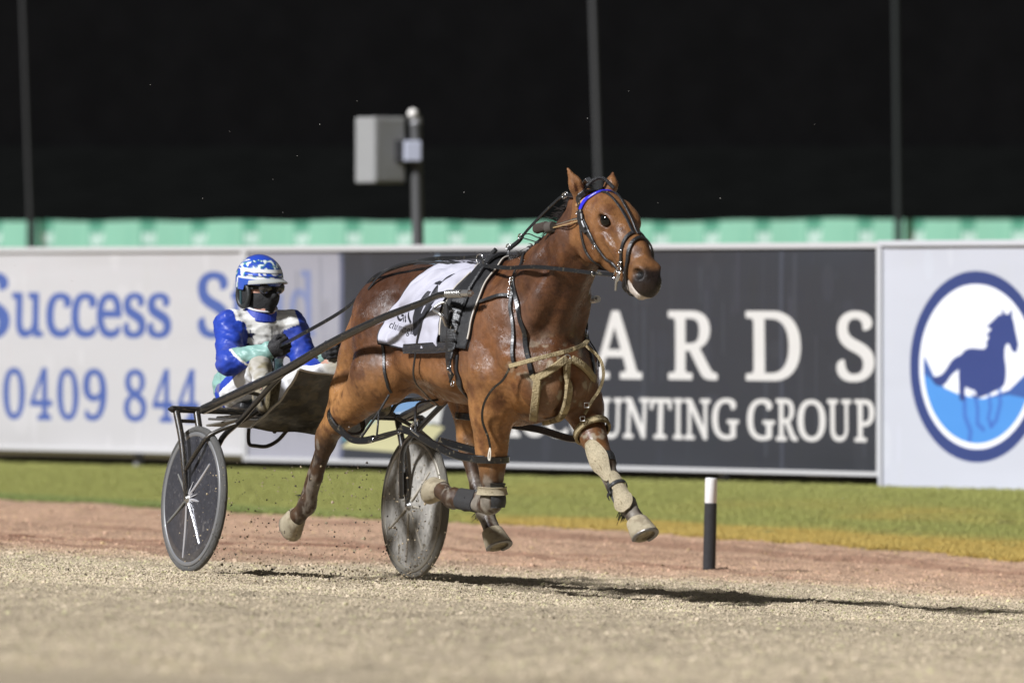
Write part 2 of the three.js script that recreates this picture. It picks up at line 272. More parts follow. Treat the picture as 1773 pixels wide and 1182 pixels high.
// ---- advertising boards on the inside rail
const steel = std({ color: lin(.42, .42, .43), metalness: .6, roughness: .5 }), whitePaint = std({ color: lin(.46, .455, .45), roughness: .5 }), darkSteel = std({ color: lin(.03, .03, .032), roughness: .6, metalness: .3 });
function boardFrame(s, off = 0) { // frame at the foot of the board, s metres along the line
  const o = new THREE.Object3D(); o.position.set(FEN.x + .658 * s - .753 * off, 0, FEN.z + .753 * s + .658 * off); o.rotation.y = -Math.atan2(.753, .658); return o;
}
function fit(c, ch, x0, x1, y0, y1, font, thick = 7) { // a glyph stretched to a box
  c.font = font; c.textBaseline = 'alphabetic'; const m = c.measureText(ch), l = m.actualBoundingBoxLeft, w = l + m.actualBoundingBoxRight, a = m.actualBoundingBoxAscent, h = a + m.actualBoundingBoxDescent;
  c.save(); c.translate(x0, y0); c.scale((x1 - x0) / w, (y1 - y0) / h); c.fillText(ch, l, a); c.lineJoin = 'round'; c.lineWidth = thick; c.strokeStyle = c.fillStyle; c.strokeText(ch, l, a); c.restore();
}
const vinylBump = dataTex(512, 256, (x, y) => { const v = .5 + .3 * (pf(x, y, 5, 31, 3) - .5) + .2 * (pf(x * 1, y, 12, 33, 2) - .5); return [v, v, v]; }, false); vinylBump.repeat.set(.5, 1);
function board(name, label, s0, s1, y0, y1, pxm, draw, off, { rough = .5, rim = .028, rimMat = whitePaint, top = true } = {}) {
  const w = s1 - s0, h = y1 - y0, t = thing(name, label, 'sign', boardFrame(s0, off), 'advertising boards along the inside rail');
  const tex = canvasTex(Math.round(w * pxm), Math.round(h * pxm), (c, W, H) => draw(c, W, H, (s) => (s - s0) * pxm, (y) => (y1 - y) * pxm, pxm));
  const p = new THREE.PlaneGeometry(w - .004, h - .004, 48, 16), pos = p.attributes.position;
  for (let i = 0; i < pos.count; i++) { const x = pos.getX(i), y = pos.getY(i), e = smooth(0, .18, w / 2 - Math.abs(x)) * smooth(0, .12, h / 2 - Math.abs(y)); pos.setZ(i, (fbm(x * 1.1 + s0, y * .8, 3, 3) - .5) * .05 * e); }
  p.computeVertexNormals(); p.translate(w / 2, y0 + h / 2, .02);
  part('printed_banner', p, phys({ map: tex, roughness: rough, bumpMap: vinylBump, bumpScale: .012, clearcoat: .25, clearcoatRoughness: .25, side: THREE.DoubleSide }), t);
  part('backing_panel', pose(box(w, h, .03), w / 2, y0 + h / 2, -.035), darkSteel, t);
  if (top) part('top_rail', pose(box(w, rim * 1.3, .06), w / 2, y1 + rim * .15, .012), rimMat, t);
  part('bottom_rail', pose(box(w, rim, .06), w / 2, y0 - rim * .2, .012), rimMat, t);
  for (const x of [.02, w - .02]) part('side_rail', pose(box(.03, h - .01, .052), x, y0 + h / 2, .012), rimMat, t);
  for (const x of [w * .25, w * .75]) part('post', pose(box(.05, y1 - .06, .05), x, y1 / 2, -.08), steel, t);
  return t;
}
const wear = (c, W, H, n, seed, light, dark) => { const r = rng(seed); for (let i = 0; i < n; i++) { const x = r() * W, y = r() * H, a = r(); c.globalAlpha = .035 + .05 * r(); c.fillStyle = a < .5 ? light : dark; c.beginPath(); c.ellipse(x, y, 2 + 26 * r() * r(), 6 + 60 * r() * r(), 0, 0, 7); c.fill(); } c.globalAlpha = 1; };
board('advertising_board', 'white advertising board with blue lettering Success Stud and a phone number', -5.2, -.07, .285, 1.655, 260, (c, W, H, X, Y) => {
  c.fillStyle = '#b0aeae'; c.fillRect(0, 0, W, H); wear(c, W, H, 120, 3, '#efeeee', '#a9a59c');
  c.fillStyle = '#40558f'; const f = '200px serif';
  fit(c, 'S', X(-3.10), X(-2.666), Y(1.50), Y(1.042), f);
  for (const [g, a, b] of [['u', -2.627, -2.287], ['c', -2.235, -1.976], ['c', -1.956, -1.699], ['e', -1.68, -1.424], ['s', -1.393, -1.164], ['s', -1.133, -.894]]) fit(c, g, X(a), X(b), Y(1.355), Y(1.058), f);
  fit(c, 'S', X(-.594), X(-.259), Y(1.5), Y(1.066), f); fit(c, 't', X(-.228), X(-.085), Y(1.427), Y(1.068), f);
  for (const [g, a, b] of [['0', -2.719, -2.489], ['4', -2.417, -2.183], ['0', -2.118, -1.898], ['9', -1.834, -1.59], ['8', -1.386, -1.158], ['4', -1.082, -.868], ['4', -.818, -.594]]) fit(c, g, X(a), X(b), Y(.832), Y(.487), f);
}, 0, { rough: .55 });
board('advertising_board', 'dark grey advertising board with spaced white capitals ARDS above ACCOUNTING GROUP', -.062, 6.150, .25, 1.655, 300, (c, W, H, X, Y) => {
  c.fillStyle = '#2f3136'; c.fillRect(0, 0, W, H);
  c.fillStyle = '#8d8c93'; c.fillRect(0, 0, X(.919), H); c.fillStyle = '#6f7898'; const f = '200px serif'; c.globalAlpha = .9; fit(c, 'u', X(-.001), X(.365), Y(1.349), Y(1.071), f); fit(c, 'd', X(.396), X(.655), Y(1.504), Y(1.072), f); c.globalAlpha = 1;
  c.fillStyle = '#55586a'; c.fillRect(X(.919), 0, X(.96) - X(.919), H);
  const r = rng(9); for (let i = 0; i < 60; i++) { c.globalAlpha = .10 + .12 * r(); c.fillStyle = r() < .5 ? '#2b2e35' : '#5c606b'; const x = r() * W; c.fillRect(x, r() * H * .5, 2 + 8 * r(), H * (.15 + .4 * r())); } c.globalAlpha = 1;
  wear(c, W, H, 200, 8, '#666a75', '#26282e');
  c.fillStyle = '#3d4048'; c.fillRect(X(5.229), 0, X(5.262) - X(5.229), H); c.fillStyle = '#2c2e35'; c.fillRect(X(5.262), 0, 3, H);
  // emblem: a pale blue sail over a yellow, white and teal hull
  c.fillStyle = '#8196ab'; c.beginPath(); c.moveTo(X(1.93), Y(1.62)); c.lineTo(X(2.05), Y(1.44)); c.lineTo(X(1.78), Y(1.44)); c.fill();
  c.fillStyle = '#6788ab'; c.beginPath(); c.moveTo(X(1.2), Y(.66)); c.lineTo(X(2.05), Y(.66)); c.lineTo(X(1.75), Y(.42)); c.lineTo(X(1.05), Y(.5)); c.fill();
  c.fillStyle = '#b0ab84'; c.beginPath(); c.moveTo(X(.93), Y(.33)); c.lineTo(X(1.35), Y(.56)); c.lineTo(X(2.0), Y(.48)); c.lineTo(X(1.75), Y(.3)); c.fill();
  c.fillStyle = '#bdbdb8'; c.beginPath(); c.moveTo(X(1.45), Y(.55)); c.lineTo(X(2.0), Y(.64)); c.lineTo(X(1.95), Y(.5)); c.fill();
  c.fillStyle = '#5d9aa0'; c.beginPath(); c.moveTo(X(.92), Y(.36)); c.lineTo(X(1.1), Y(.5)); c.lineTo(X(1.3), Y(.52)); c.fill();
  c.fillStyle = '#c4c1bc';
  for (const [g, a, b] of [['A', 3.43, 3.906], ['R', 4.18, 4.636], ['D', 4.925, 5.414], ['S', 5.77, 6.08]]) fit(c, g, X(a), X(b), Y(1.243), Y(.824), f);
  for (const [g, a, b] of [['A', 2.5, 2.743], ['C', 2.765, 2.977], ['C', 3.0, 3.213], ['O', 3.245, 3.505], ['U', 3.53, 3.735], ['N', 3.758, 3.989], ['T', 4.005, 4.202], ['I', 4.229, 4.311], ['N', 4.333, 4.571], ['G', 4.598, 4.84], ['G', 4.931, 5.176], ['R', 5.197, 5.387], ['O', 5.398, 5.65], ['U', 5.676, 5.884], ['P', 5.921, 6.085]]) fit(c, g, X(a), X(b), Y(mix(.677, .701, (a - 2.5) / 3.6)), Y(mix(.433, .446, (a - 2.5) / 3.6)), f);
}, .012, { rough: .42 });
board('advertising_board', 'white advertising board with a round blue horse emblem', 6.165, 10.2, .15, 1.665, 300, (c, W, H, X, Y, k) => {
  c.fillStyle = '#b3b5bc'; c.fillRect(0, 0, W, H); wear(c, W, H, 90, 12, '#f2f3f6', '#b4b3b1');
  const cx = X(7.01), cy = Y(.915), R = .585 * k, P = (s, y) => [X(s), Y(y)];
  c.fillStyle = '#2b3a6c'; c.beginPath(); c.arc(cx, cy, R, 0, 7); c.fill(); c.fillStyle = '#dcdde2'; c.beginPath(); c.arc(cx, cy, R * .865, 0, 7); c.fill();
  c.save(); c.beginPath(); c.arc(cx, cy, R * .80, 0, 7); c.clip();
  const U = (x, y) => [cx + (x - 395) / 345 * R * 1.0, cy + (y - 590) / 520 * R];       // emblem coordinates
  const poly = (pts, col, a = 1) => { c.globalAlpha = a; c.fillStyle = col; c.beginPath(); pts.forEach(([x, y], i) => (i ? c.lineTo(...U(x, y)) : c.moveTo(...U(x, y)))); c.closePath(); c.fill(); c.globalAlpha = 1; };
  const curve = (pts, col, a = 1) => { c.globalAlpha = a; c.fillStyle = col; c.beginPath(); const n = pts.length; for (let i = 0; i < n; i++) { const p = pts[i], q = pts[(i + 1) % n], m = [(p[0] + q[0]) / 2, (p[1] + q[1]) / 2]; i ? c.quadraticCurveTo(...U(...p), ...U(...m)) : c.moveTo(...U(...m)); } const p = pts[0], q = pts[1]; c.quadraticCurveTo(...U(...p), ...U((p[0] + q[0]) / 2, (p[1] + q[1]) / 2)); c.fill(); c.globalAlpha = 1; };
  poly([[60, 500], [120, 530], [170, 640], [240, 720], [320, 768], [420, 770], [560, 715], [650, 620], [760, 480], [760, 1100], [60, 1100]], '#35538f');
  poly([[60, 560], [130, 640], [220, 705], [310, 745], [420, 765], [560, 740], [660, 760], [760, 700], [760, 1100], [60, 1100]], '#4583c4');
  const horse = '#2b3a70', leg = (pts, w) => { c.globalAlpha = .55; c.strokeStyle = '#35539f'; c.lineWidth = w * R / 345; c.lineCap = c.lineJoin = 'round'; c.beginPath(); pts.forEach(([x, y], i) => (i ? c.lineTo(...U(x, y)) : c.moveTo(...U(x, y)))); c.stroke(); c.globalAlpha = 1; };
  leg([[330, 760], [335, 860], [365, 940], [360, 990]], 22); leg([[385, 740], [400, 820], [400, 900], [430, 930]], 20); leg([[455, 730], [465, 810], [455, 870], [470, 910]], 18); leg([[510, 690], [515, 790], [495, 880], [470, 910]], 20);
  curve([[300, 545], [330, 500], [370, 488], [430, 498], [445, 480], [455, 420], [490, 330], [525, 300], [575, 310], [590, 370], [592, 430], [570, 465], [540, 462], [533, 530], [545, 600], [540, 680], [520, 705], [440, 745], [380, 772], [330, 690], [300, 640]], horse);
  poly([[525, 320], [522, 272], [545, 312]], horse); poly([[552, 315], [576, 275], [576, 325]], horse); poly([[565, 330], [590, 385], [607, 470], [596, 512], [575, 505], [555, 455]], horse);
  poly([[515, 300], [445, 372], [470, 385], [440, 420], [462, 425], [438, 462], [470, 470]], horse);
  curve([[330, 520], [270, 545], [235, 610], [205, 645], [150, 650], [185, 700], [230, 695], [265, 630], [310, 600]], horse); poly([[300, 620], [305, 770], [332, 780], [335, 700], [330, 640]], horse);
  poly([[335, 700], [385, 720], [395, 748], [330, 735]], '#dcdde2', .9);
  c.restore();
}, .05, { rough: .55, rimMat: std({ color: lin(.47, .475, .49), roughness: .5 }) });

// ---- beyond the infield: sponsor strip, tall shade cloth with its poles, a box on a pole
{
  const zS = -35, tex = canvasTex(1024, 256, (c, W, H) => {
    c.fillStyle = '#8fc7ad'; c.fillRect(0, 0, W, H); const r = rng(77);
    for (let i = 0; i < 2; i++) { const x = i * 512 + 256; c.fillStyle = '#68ab90'; c.fillRect(x - 85, 0, 150, H); c.fillStyle = '#569a80'; c.fillRect(x - 80, 0, 150, 34); c.fillStyle = '#8ac4aa'; c.fillRect(x - 230, 30, 60, H); c.save(); c.translate(x, H * .32); c.rotate(-.06); c.fillStyle = '#e2efe9'; for (let q = 0; q < 5; q++) { c.globalAlpha = .8; c.beginPath(); c.ellipse(-56 + q * 27 + 8 * r(), -10 + 22 * r(), 13, 24 + 10 * r(), .3 * r(), 0, 7); c.fill(); } c.globalAlpha = 1; c.restore(); }
    wear(c, W, H, 60, 41, '#9cd3b8', '#3d7d66');
  });
  const mk = (u0, u1, lab, sag) => { // from one pole gap to the next
    const Z = 75, x0 = (u0 - 886.5) / 14400 * Z, x1 = (u1 - 886.5) / 14400 * Z, w = x1 - x0, n = 80, g = new THREE.BoxGeometry(w, .52, .03, n, 4, 1), p = g.attributes.position, uv = g.attributes.uv;
    for (let i = 0; i < p.count; i++) { const x = p.getX(i) + x0 + w / 2, t = (x - x0) / w, y = p.getY(i); uv.setXY(i, (x + 4.9) / .925, .5 + y / .52); p.setY(i, y + (y > 0 ? sag(t, x) : 0)); p.setZ(i, p.getZ(i) + .004 * Math.sin(x * 6.8)); }
    g.computeVertexNormals(); const o = thing('sponsor_strip', lab, 'banner', null, 'green sponsor strips along the outer rail'); o.position.set(x0 + w / 2, 1.735, zS);
    part('printed_strip', g, std({ map: tex, roughness: .6 }), o); part('rail', pose(new THREE.CylinderGeometry(.025, .025, w, 10), 0, -.3, -.05, 0, 0, Math.PI / 2), steel, o);
  };
  mk(-420, 46, 'short end of green sponsor strip left of the leftmost thin pole', () => 0); mk(62, 1549, 'long green sponsor strip with pale marks spanning behind horse and driver', (t, x) => .02 * smooth(.7, .97, t) - .012 * smooth(.35, .6, t) * (1 - smooth(.7, .9, t)) + .006 * Math.sin(x * 7)); mk(1563, 2200, 'green sponsor strip above the round horse emblem board, right of the dark pole', () => .012);
  const cloth = new THREE.PlaneGeometry(64, 8.4, 480, 20), p = cloth.attributes.position; for (let i = 0; i < p.count; i++) { const x = p.getX(i), y = p.getY(i); p.setZ(i, .02 * (fbm(x * 2.2, y * .8, 4, 3) - .5)); } cloth.computeVertexNormals(); cloth.translate(0, 4.2, 0);
  const weave = dataTex(256, 256, (x, y) => { const a = .55 + .3 * pf(x, y, 6, 2, 4) + .25 * (h3(Math.floor(x * 256), Math.floor(y * 256), 3) - .5); return [a, a, a]; }, false); weave.repeat.set(42, 6);
  const o = thing('windbreak_fence', 'tall black shade cloth fence on thin poles across the back of the course', 'fence'); o.position.set(0, 0, -40);
  part('shade_cloth', cloth, phys({ color: lin(.0068, .0066, .0070), map: weave, roughness: 1, specularIntensity: .05, side: THREE.DoubleSide }), o);
  const lower = new THREE.PlaneGeometry(64, 2.75, 320, 6), lp = lower.attributes.position; for (let i = 0; i < lp.count; i++) lp.setZ(i, .02 * (fbm(lp.getX(i) * 3, lp.getY(i) * .8, 8, 3) - .5)); lower.computeVertexNormals(); lower.translate(0, 1.375, .12);
  part('lower_cloth', lower, phys({ color: lin(.0078, .0084, .0084), map: weave, roughness: 1, specularIntensity: .05, side: THREE.DoubleSide }), o);
  const pole = (u0, v0, u1, v1, rad, mat, z) => { const Z = 40 - z, q = (u, v) => V((u - 886.5) / 14400 * Z, 1.4 - (v - 497) * Z / 14400, z + 40), a = q(u0, v0), b = q(u1, v1), d = a.clone().sub(b).normalize(); const top = a.clone().addScaledVector(d, 3.6), bot = b.clone().addScaledVector(d, -(b.y - .1) / d.y); part('pole', tube([bot, top], rad, 14), mat, o); };
  const galv = (v) => std({ color: lin(v, v, v * 1.02), metalness: .2, roughness: .6 });
  pole(38, 0, 53, 430, .017, galv(.04), -34.9); pole(1026, 0, 1036, 300, .023, galv(.07), -36); pole(1551, 0, 1556, 380, .026, std({ color: lin(.012, .015, .0145), roughness: .8 }), -34.9);
}
{ // a box on a pole just behind the boards
  const Z = 60, k = Z / 14400, q = (u, v) => [(u - 723) * k, 1.4 - (v - 497) * k], o = thing('camera_post', 'grey metal box and small pale case fixed on a pole with round top', 'utility pole'); o.position.set((723 - 886.5) * k, 0, 40 - Z);
  const P = (u, v, z) => V(...q(u, v), z);
  part('pole', tube([P(727, 680, 0), P(724, 440, 0), P(719, 205, 0)], .042, 16), std({ color: lin(.10, .10, .10), metalness: .3, roughness: .5 }), o);
  const [bx, by] = q(658, 260), tin = std({ color: lin(.36, .36, .35), roughness: .55, metalness: .2, bumpMap: grain, bumpScale: .004 });
  const b = box(.27, .475, .25, .012); b.rotateY(.62); b.translate(bx, by, .02); part('equipment_box', b, tin, o);
  const d = box(.24, .44, .006, .003); d.translate(0, 0, .129); d.rotateY(.62); d.translate(bx, by, .02); part('box_door', d, tin, o);
  for (const dy of [.12, -.12]) part('bracket', pose(box(.20, .03, .03), bx + .18, by + dy, 0), darkSteel, o);
  const [cx, cy] = q(714, 262); part('junction_case', pose(box(.125, .15, .10, .012), cx, cy, .09, 0, .15), std({ color: lin(.45, .47, .56), roughness: .45 }), o);
  part('case_mount', pose(box(.07, .16, .07), cx - .095, cy, .07), darkSteel, o);
  const [tx, ty] = q(715, 197); const s = new THREE.SphereGeometry(.038, 24, 16); s.translate(tx, ty, .02); part('dome', s, std({ color: lin(.8, .77, .72), roughness: .3 }), o); part('cap', pose(new THREE.CylinderGeometry(.04, .045, .05, 18), tx + .02, ty - .045, 0), steel, o);
}
{ // peg that marks the inside edge of the track
  const x = (1228 - 886.5) / 14400 * 43.6, z = -3.6, y = groundHeight(x, z), o = thing('marker_peg', 'slim black track marker peg with white top, standing alone on the red track edge', 'marker post'); o.position.set(x, y - .01, z); o.rotation.z = -.024;
  part('peg_body', new THREE.LatheGeometry([[0, 0], [.035, 0], [.034, .02], [.033, .36], [.0325, .363], [0, .363]].map(([a, b]) => new THREE.Vector2(a, b)), 24), std({ color: lin(.022, .022, .024), roughness: .5, bumpMap: grain, bumpScale: .002 }), o);
  part('peg_top', new THREE.LatheGeometry([[0, .362], [.0315, .362], [.0315, .485], [.0285, .495], [.024, .492], [0, .485]].map(([a, b]) => new THREE.Vector2(a, b)), 24), std({ color: lin(.75, .74, .73), roughness: .45 }), o);
}
// ---------------------------------------------------------------- the horse
// own axes: x forward, y up, z to the horse's right; its saddle stands over the origin
const HORSE = new THREE.Object3D(); HORSE.position.set(-.085, 0, 1.55); HORSE.rotation.y = -Math.atan2(.848, .53);
const horseBody = [];
{
  const B = horseBody, add = (...p) => B.push(...p);
  // trunk
  add(ell([-.20, 1.165, 0], [.60, .312, .282], .05, [0, 0, -.095]));
  add(ell([.24, 1.12, 0], [.37, .33, .19], .12, [0, 0, -.15]));
  add(ell([-.62, 1.225, 0], [.36, .262, .25], .12));
  add(cone([.12, 1.42, 0], .075, [-.18, 1.40, 0], .07, .10, .8));
  add(cone([-.30, 1.37, 0], .10, [-.75, 1.385, 0], .10, .08));
  add(cone([-.80, 1.36, 0], .10, [-.93, 1.30, 0], .07, .10));
  for (const s of [1, -1]) {
    add(ell([-.72, 1.24, .125 * s], [.24, .22, .155], .07));                    // rump muscle
    add(cone([-.88, 1.27, .10 * s], .085, [-.90, 1.08, .16 * s], .10, .06));     // point of buttock
    add(ell([.29, 1.16, .15 * s], [.165, .26, .10], .06, [0, 0, -.45]));        // shoulder blade
    add(cone([.18, 1.36, .10 * s], .055, [.45, 1.08, .185 * s], .064, .05));       // ridge of the shoulder
    add(ell([.20, 1.03, .20 * s], [.15, .13, .085], .04, [0, 0, .5]));           // triceps
    add(ell([.46, 1.03, .12 * s], [.13, .15, .095], .06));                        // breast muscle
    add(cone([-.05, .99, .20 * s], .07, [-.38, 1.06, .21 * s], .06, .06));       // lower ribs
  }
  add(cone([.50, .96, 0], .16, [.20, .90, 0], .13, .08));                        // brisket
  add(ell([.575, 1.00, .055], [.065, .13, .065], .04), ell([.575, 1.00, -.055], [.065, .13, .065], .04));
  // neck
  add(cone([.24, 1.25, 0], .215, [.50, 1.42, 0], .158, .11, .66));
  add(cone([.50, 1.42, 0], .158, [.775, 1.665, 0], .122, .05, .64));
  add(cone([.08, 1.425, 0], .050, [.38, 1.535, 0], .036, .06, .8), cone([.38, 1.535, 0], .036, [.775, 1.765, 0], .042, .05, .8));                  // crest
  add(cone([.47, 1.14, 0], .085, [.72, 1.50, 0], .054, .06));                     // windpipe
  for (const s of [1, -1]) add(cone([.43, 1.14, .13 * s], .072, [.77, 1.60, .055 * s], .048, .035), cone([.32, 1.32, .095 * s], .08, [.73, 1.65, .055 * s], .055, .05));
  // head
  const HD = (a, p) => [.825 + .796 * a + .605 * p, 1.80 - .605 * a + .796 * p];  // along the face, above it
  const hc = (a, p, z, r, b, q, y, t, k = .04, zs = 1, sub = 0) => cone([...HD(a, p), z], r, [...HD(b, q), y], t, k, zs, sub), he = (a, p, z, r, k = .03, rot = 0, sub = 0) => ell([...HD(a, p), z], r, k, [0, 0, -.65 + rot], sub);
  add(hc(.00, -.045, 0, .082, .20, .020, 0, .100, .06, .88));                     // skull
  add(hc(.15, .052, 0, .073, .30, .052, 0, .064, .06, 1.04), hc(.28, .046, 0, .062, .46, .040, 0, .056, .05, .95));                      // forehead and bridge of the nose
  add(hc(.46, .040, 0, .054, .60, .012, 0, .046, .04, .86));
  add(hc(.20, -.03, 0, .105, .54, -.010, 0, .068, .06, .66));                     // long side of the face
  for (const s of [1, -1]) {
    add(he(.170, -.075, .050 * s, [.140, .125, .043], .045, -.1));                // cheek
    add(he(.235, .096, .062 * s, [.055, .020, .024], .04, -.1));                  // brow
    add(he(.265, .070, .062 * s, [.050, .034, .025], .04));                       // socket rim
    add(hc(.30, .020, .077 * s, .014, .44, -.015, .056 * s, .010, .022));         // facial crest
    add(hc(.27, -.01, .072 * s, .020, .36, -.06, .055 * s, .012, .03));
    add(he(.580, .030, .040 * s, [.050, .038, .030], .03, .15));                  // nostril wing
    add(he(.61, -.008, .030 * s, [.045, .042, .030], .03));
    add(he(.604, .030, .066 * s, [.036, .025, .030], .012, .45, 1));              // nostril
    add(he(.268, .076, .090 * s, [.044, .0215, .034], .010, .15, 1));              // eye opening
    add(he(.36, .055, .098 * s, [.07, .022, .03], .03, .1, 1));                  // hollow below the eye
    
    add(hc(.30, .062, .050 * s, .012, .47, .050, .034 * s, .010, .02));
  }
  add(hc(.56, -.02, 0, .060, .63, -.02, 0, .050, .04, .85));                      // muzzle
  add(hc(.53, -.078, 0, .036, .60, -.075, 0, .034, .03, .95));                    // lower lip and chin
  add(hc(.30, -.130, 0, .030, .54, -.08, 0, .026, .04, .9));                      // jaw bars
  add(hc(.545, -.049, .055, .006, .635, -.052, .035, .006, .01, 1, 1), hc(.545, -.049, -.055, .006, .635, -.052, -.035, .006, .01, 1, 1));
  // ears: a rolled leaf each
  add(cone([.85, 1.795, .060], .038, [.86, 1.865, .098], .034, .03, .7), cone([.86, 1.865, .098], .034, [.848, 1.935, .130], .005, .02, .7), cone([.895, 1.84, .098], .018, [.885, 1.905, .128], .006, .015, .8, 1));
  add(cone([.87, 1.80, -.060], .038, [.89, 1.865, -.078], .034, .03, .75), cone([.89, 1.865, -.078], .034, [.885, 1.918, -.088], .010, .02, .75));
  // grooves between the muscles
  for (const s of [1, -1]) {
    add(cone([.40, 1.44, .185 * s], .012, [.62, 1.13, .235 * s], .014, .075, 1, 1));  // in front of the shoulder
    add(cone([.62, 1.60, .135 * s], .012, [.70, 1.20, .165 * s], .012, .075, 1, 1));  // jugular groove
    add(cone([.10, 1.36, .225 * s], .008, [.10, 1.06, .325 * s], .012, .07, 1, 1));   // behind the shoulder
    add(cone([.10, .99, .30 * s], .014, [.26, .92, .29 * s], .012, .04, 1, 1));       // above the elbow
    add(cone([.36, 1.02, .285 * s], .012, [.40, .86, .28 * s], .010, .04, 1, 1));     // arm and breast
    add(ell([-.46, 1.30, .30 * s], [.12, .12, .06], .08, [0, 0, .4], 1));             // hollow of the flank
    add(cone([-.88, 1.36, .16 * s], .010, [-.86, 1.02, .325 * s], .014, .05, 1, 1));  // hamstring line
    add(cone([-.52, 1.34, .235 * s], .008, [-.58, 1.10, .31 * s], .012, .05, 1, 1));  // front of the thigh
  }
  add(cone([.74, 1.12, 0], .014, [.58, .86, 0], .022, .05, 1, 1));                    // between the breast muscles
  // right fore: folded
  add(cone([.30, .98, .175], .125, [.265, .82, .175], .095, .06), cone([.265, .82, .175], .095, [.235, .52, .155], .055, .03), cone([.22, .86, .18], .07, [.205, .62, .168], .035, .04));
  add(ell([.225, .425, .15], [.060, .070, .054], .03), cone([.19, .395, .152], .040, [.02, .405, .16], .030, .03), cone([.02, .405, .16], .030, [-.08, .418, .165], .038, .02), ell([-.10, .425, .165], [.048, .045, .040], .03), cone([-.11, .43, .165], .036, [-.19, .46, .165], .040, .02));
  add(cone([.16, .44, .152], .018, [-.07, .455, .165], .018, .02));              // back tendons
  // left fore: reaching
  add(cone([.42, 1.00, -.165], .125, [.50, .86, -.17], .092, .06), cone([.50, .86, -.17], .090, [.66, .655, -.155], .055, .03), cone([.42, .88, -.17], .06, [.57, .70, -.16], .032, .04));
  add(ell([.705, .605, -.15], [.058, .064, .052], .03, [0, 0, .6]), cone([.735, .57, -.15], .038, [.86, .455, -.15], .029, .025), ell([.905, .410, -.15], [.046, .048, .040], .03, [0, 0, .6]), cone([.91, .41, -.15], .036, [.985, .345, -.15], .040, .02), cone([.682, .565, -.15], .016, [.838, .418, -.15], .017, .010));
  // right hind: trailing
  add(cone([-.68, 1.16, .12], .20, [-.66, 1.00, .205], .145, .07), ell([-.59, .985, .215], [.10, .11, .085], .05), cone([-.66, .98, .215], .130, [-.90, .83, .24], .078, .05), cone([-.90, .83, .24], .075, [-1.06, .715, .25], .050, .03));
  add(cone([-.88, 1.12, .15], .115, [-.96, .92, .22], .075, .06), cone([-.96, .92, .22], .065, [-1.08, .745, .25], .030, .03), cone([-.55, 1.00, .20], .055, [-.40, 1.04, .20], .03, .08));
  add(ell([-1.10, .69, .25], [.060, .078, .044], .03, [0, 0, -.5]), cone([-1.125, .72, .25], .024, [-1.13, .70, .25], .028, .02), cone([-1.10, .66, .25], .040, [-1.20, .50, .245], .030, .03), cone([-1.20, .50, .245], .030, [-1.28, .385, .24], .034, .02), ell([-1.295, .365, .24], [.046, .048, .040], .03), cone([-1.30, .36, .24], .036, [-1.375, .315, .24], .040, .02), cone([-1.158, .655, .25], .015, [-1.318, .41, .24], .017, .010));
  // left hind: coming through under the body
  add(cone([-.62, 1.14, -.12], .19, [-.45, 1.00, -.19], .145, .07), cone([-.42, .98, -.19], .13, [-.43, .80, -.17], .085, .05), cone([-.43, .80, -.17], .082, [-.445, .70, -.14], .052, .03), cone([-.62, 1.05, -.16], .09, [-.50, .74, -.15], .035, .06));
  add(ell([-.435, .66, -.135], [.055, .07, .042], .03), cone([-.485, .69, -.135], .024, [-.47, .67, -.135], .03, .02), cone([-.43, .63, -.135], .044, [-.345, .46, -.132], .034, .03), ell([-.285, .355, -.13], [.045, .048, .040], .03), cone([-.345, .46, -.132], .033, [-.29, .37, -.13], .036, .02), cone([-.28, .35, -.13], .036, [-.225, .27, -.13], .040, .02));
  // sheath
  add(cone([-.55, .96, .02], .065, [-.46, .90, .02], .05, .06));
}
const legY = (x, y, z) => { // 0 on the body, 1 low on a leg
  if (z > 0 && x > -.4) return smooth(.66, .45, y); if (z < 0 && x > .25) return smooth(.70, .52, y + (x - .7) * .0); if (x < -.8) return smooth(.80, .64, y); return smooth(.74, .58, y);
};
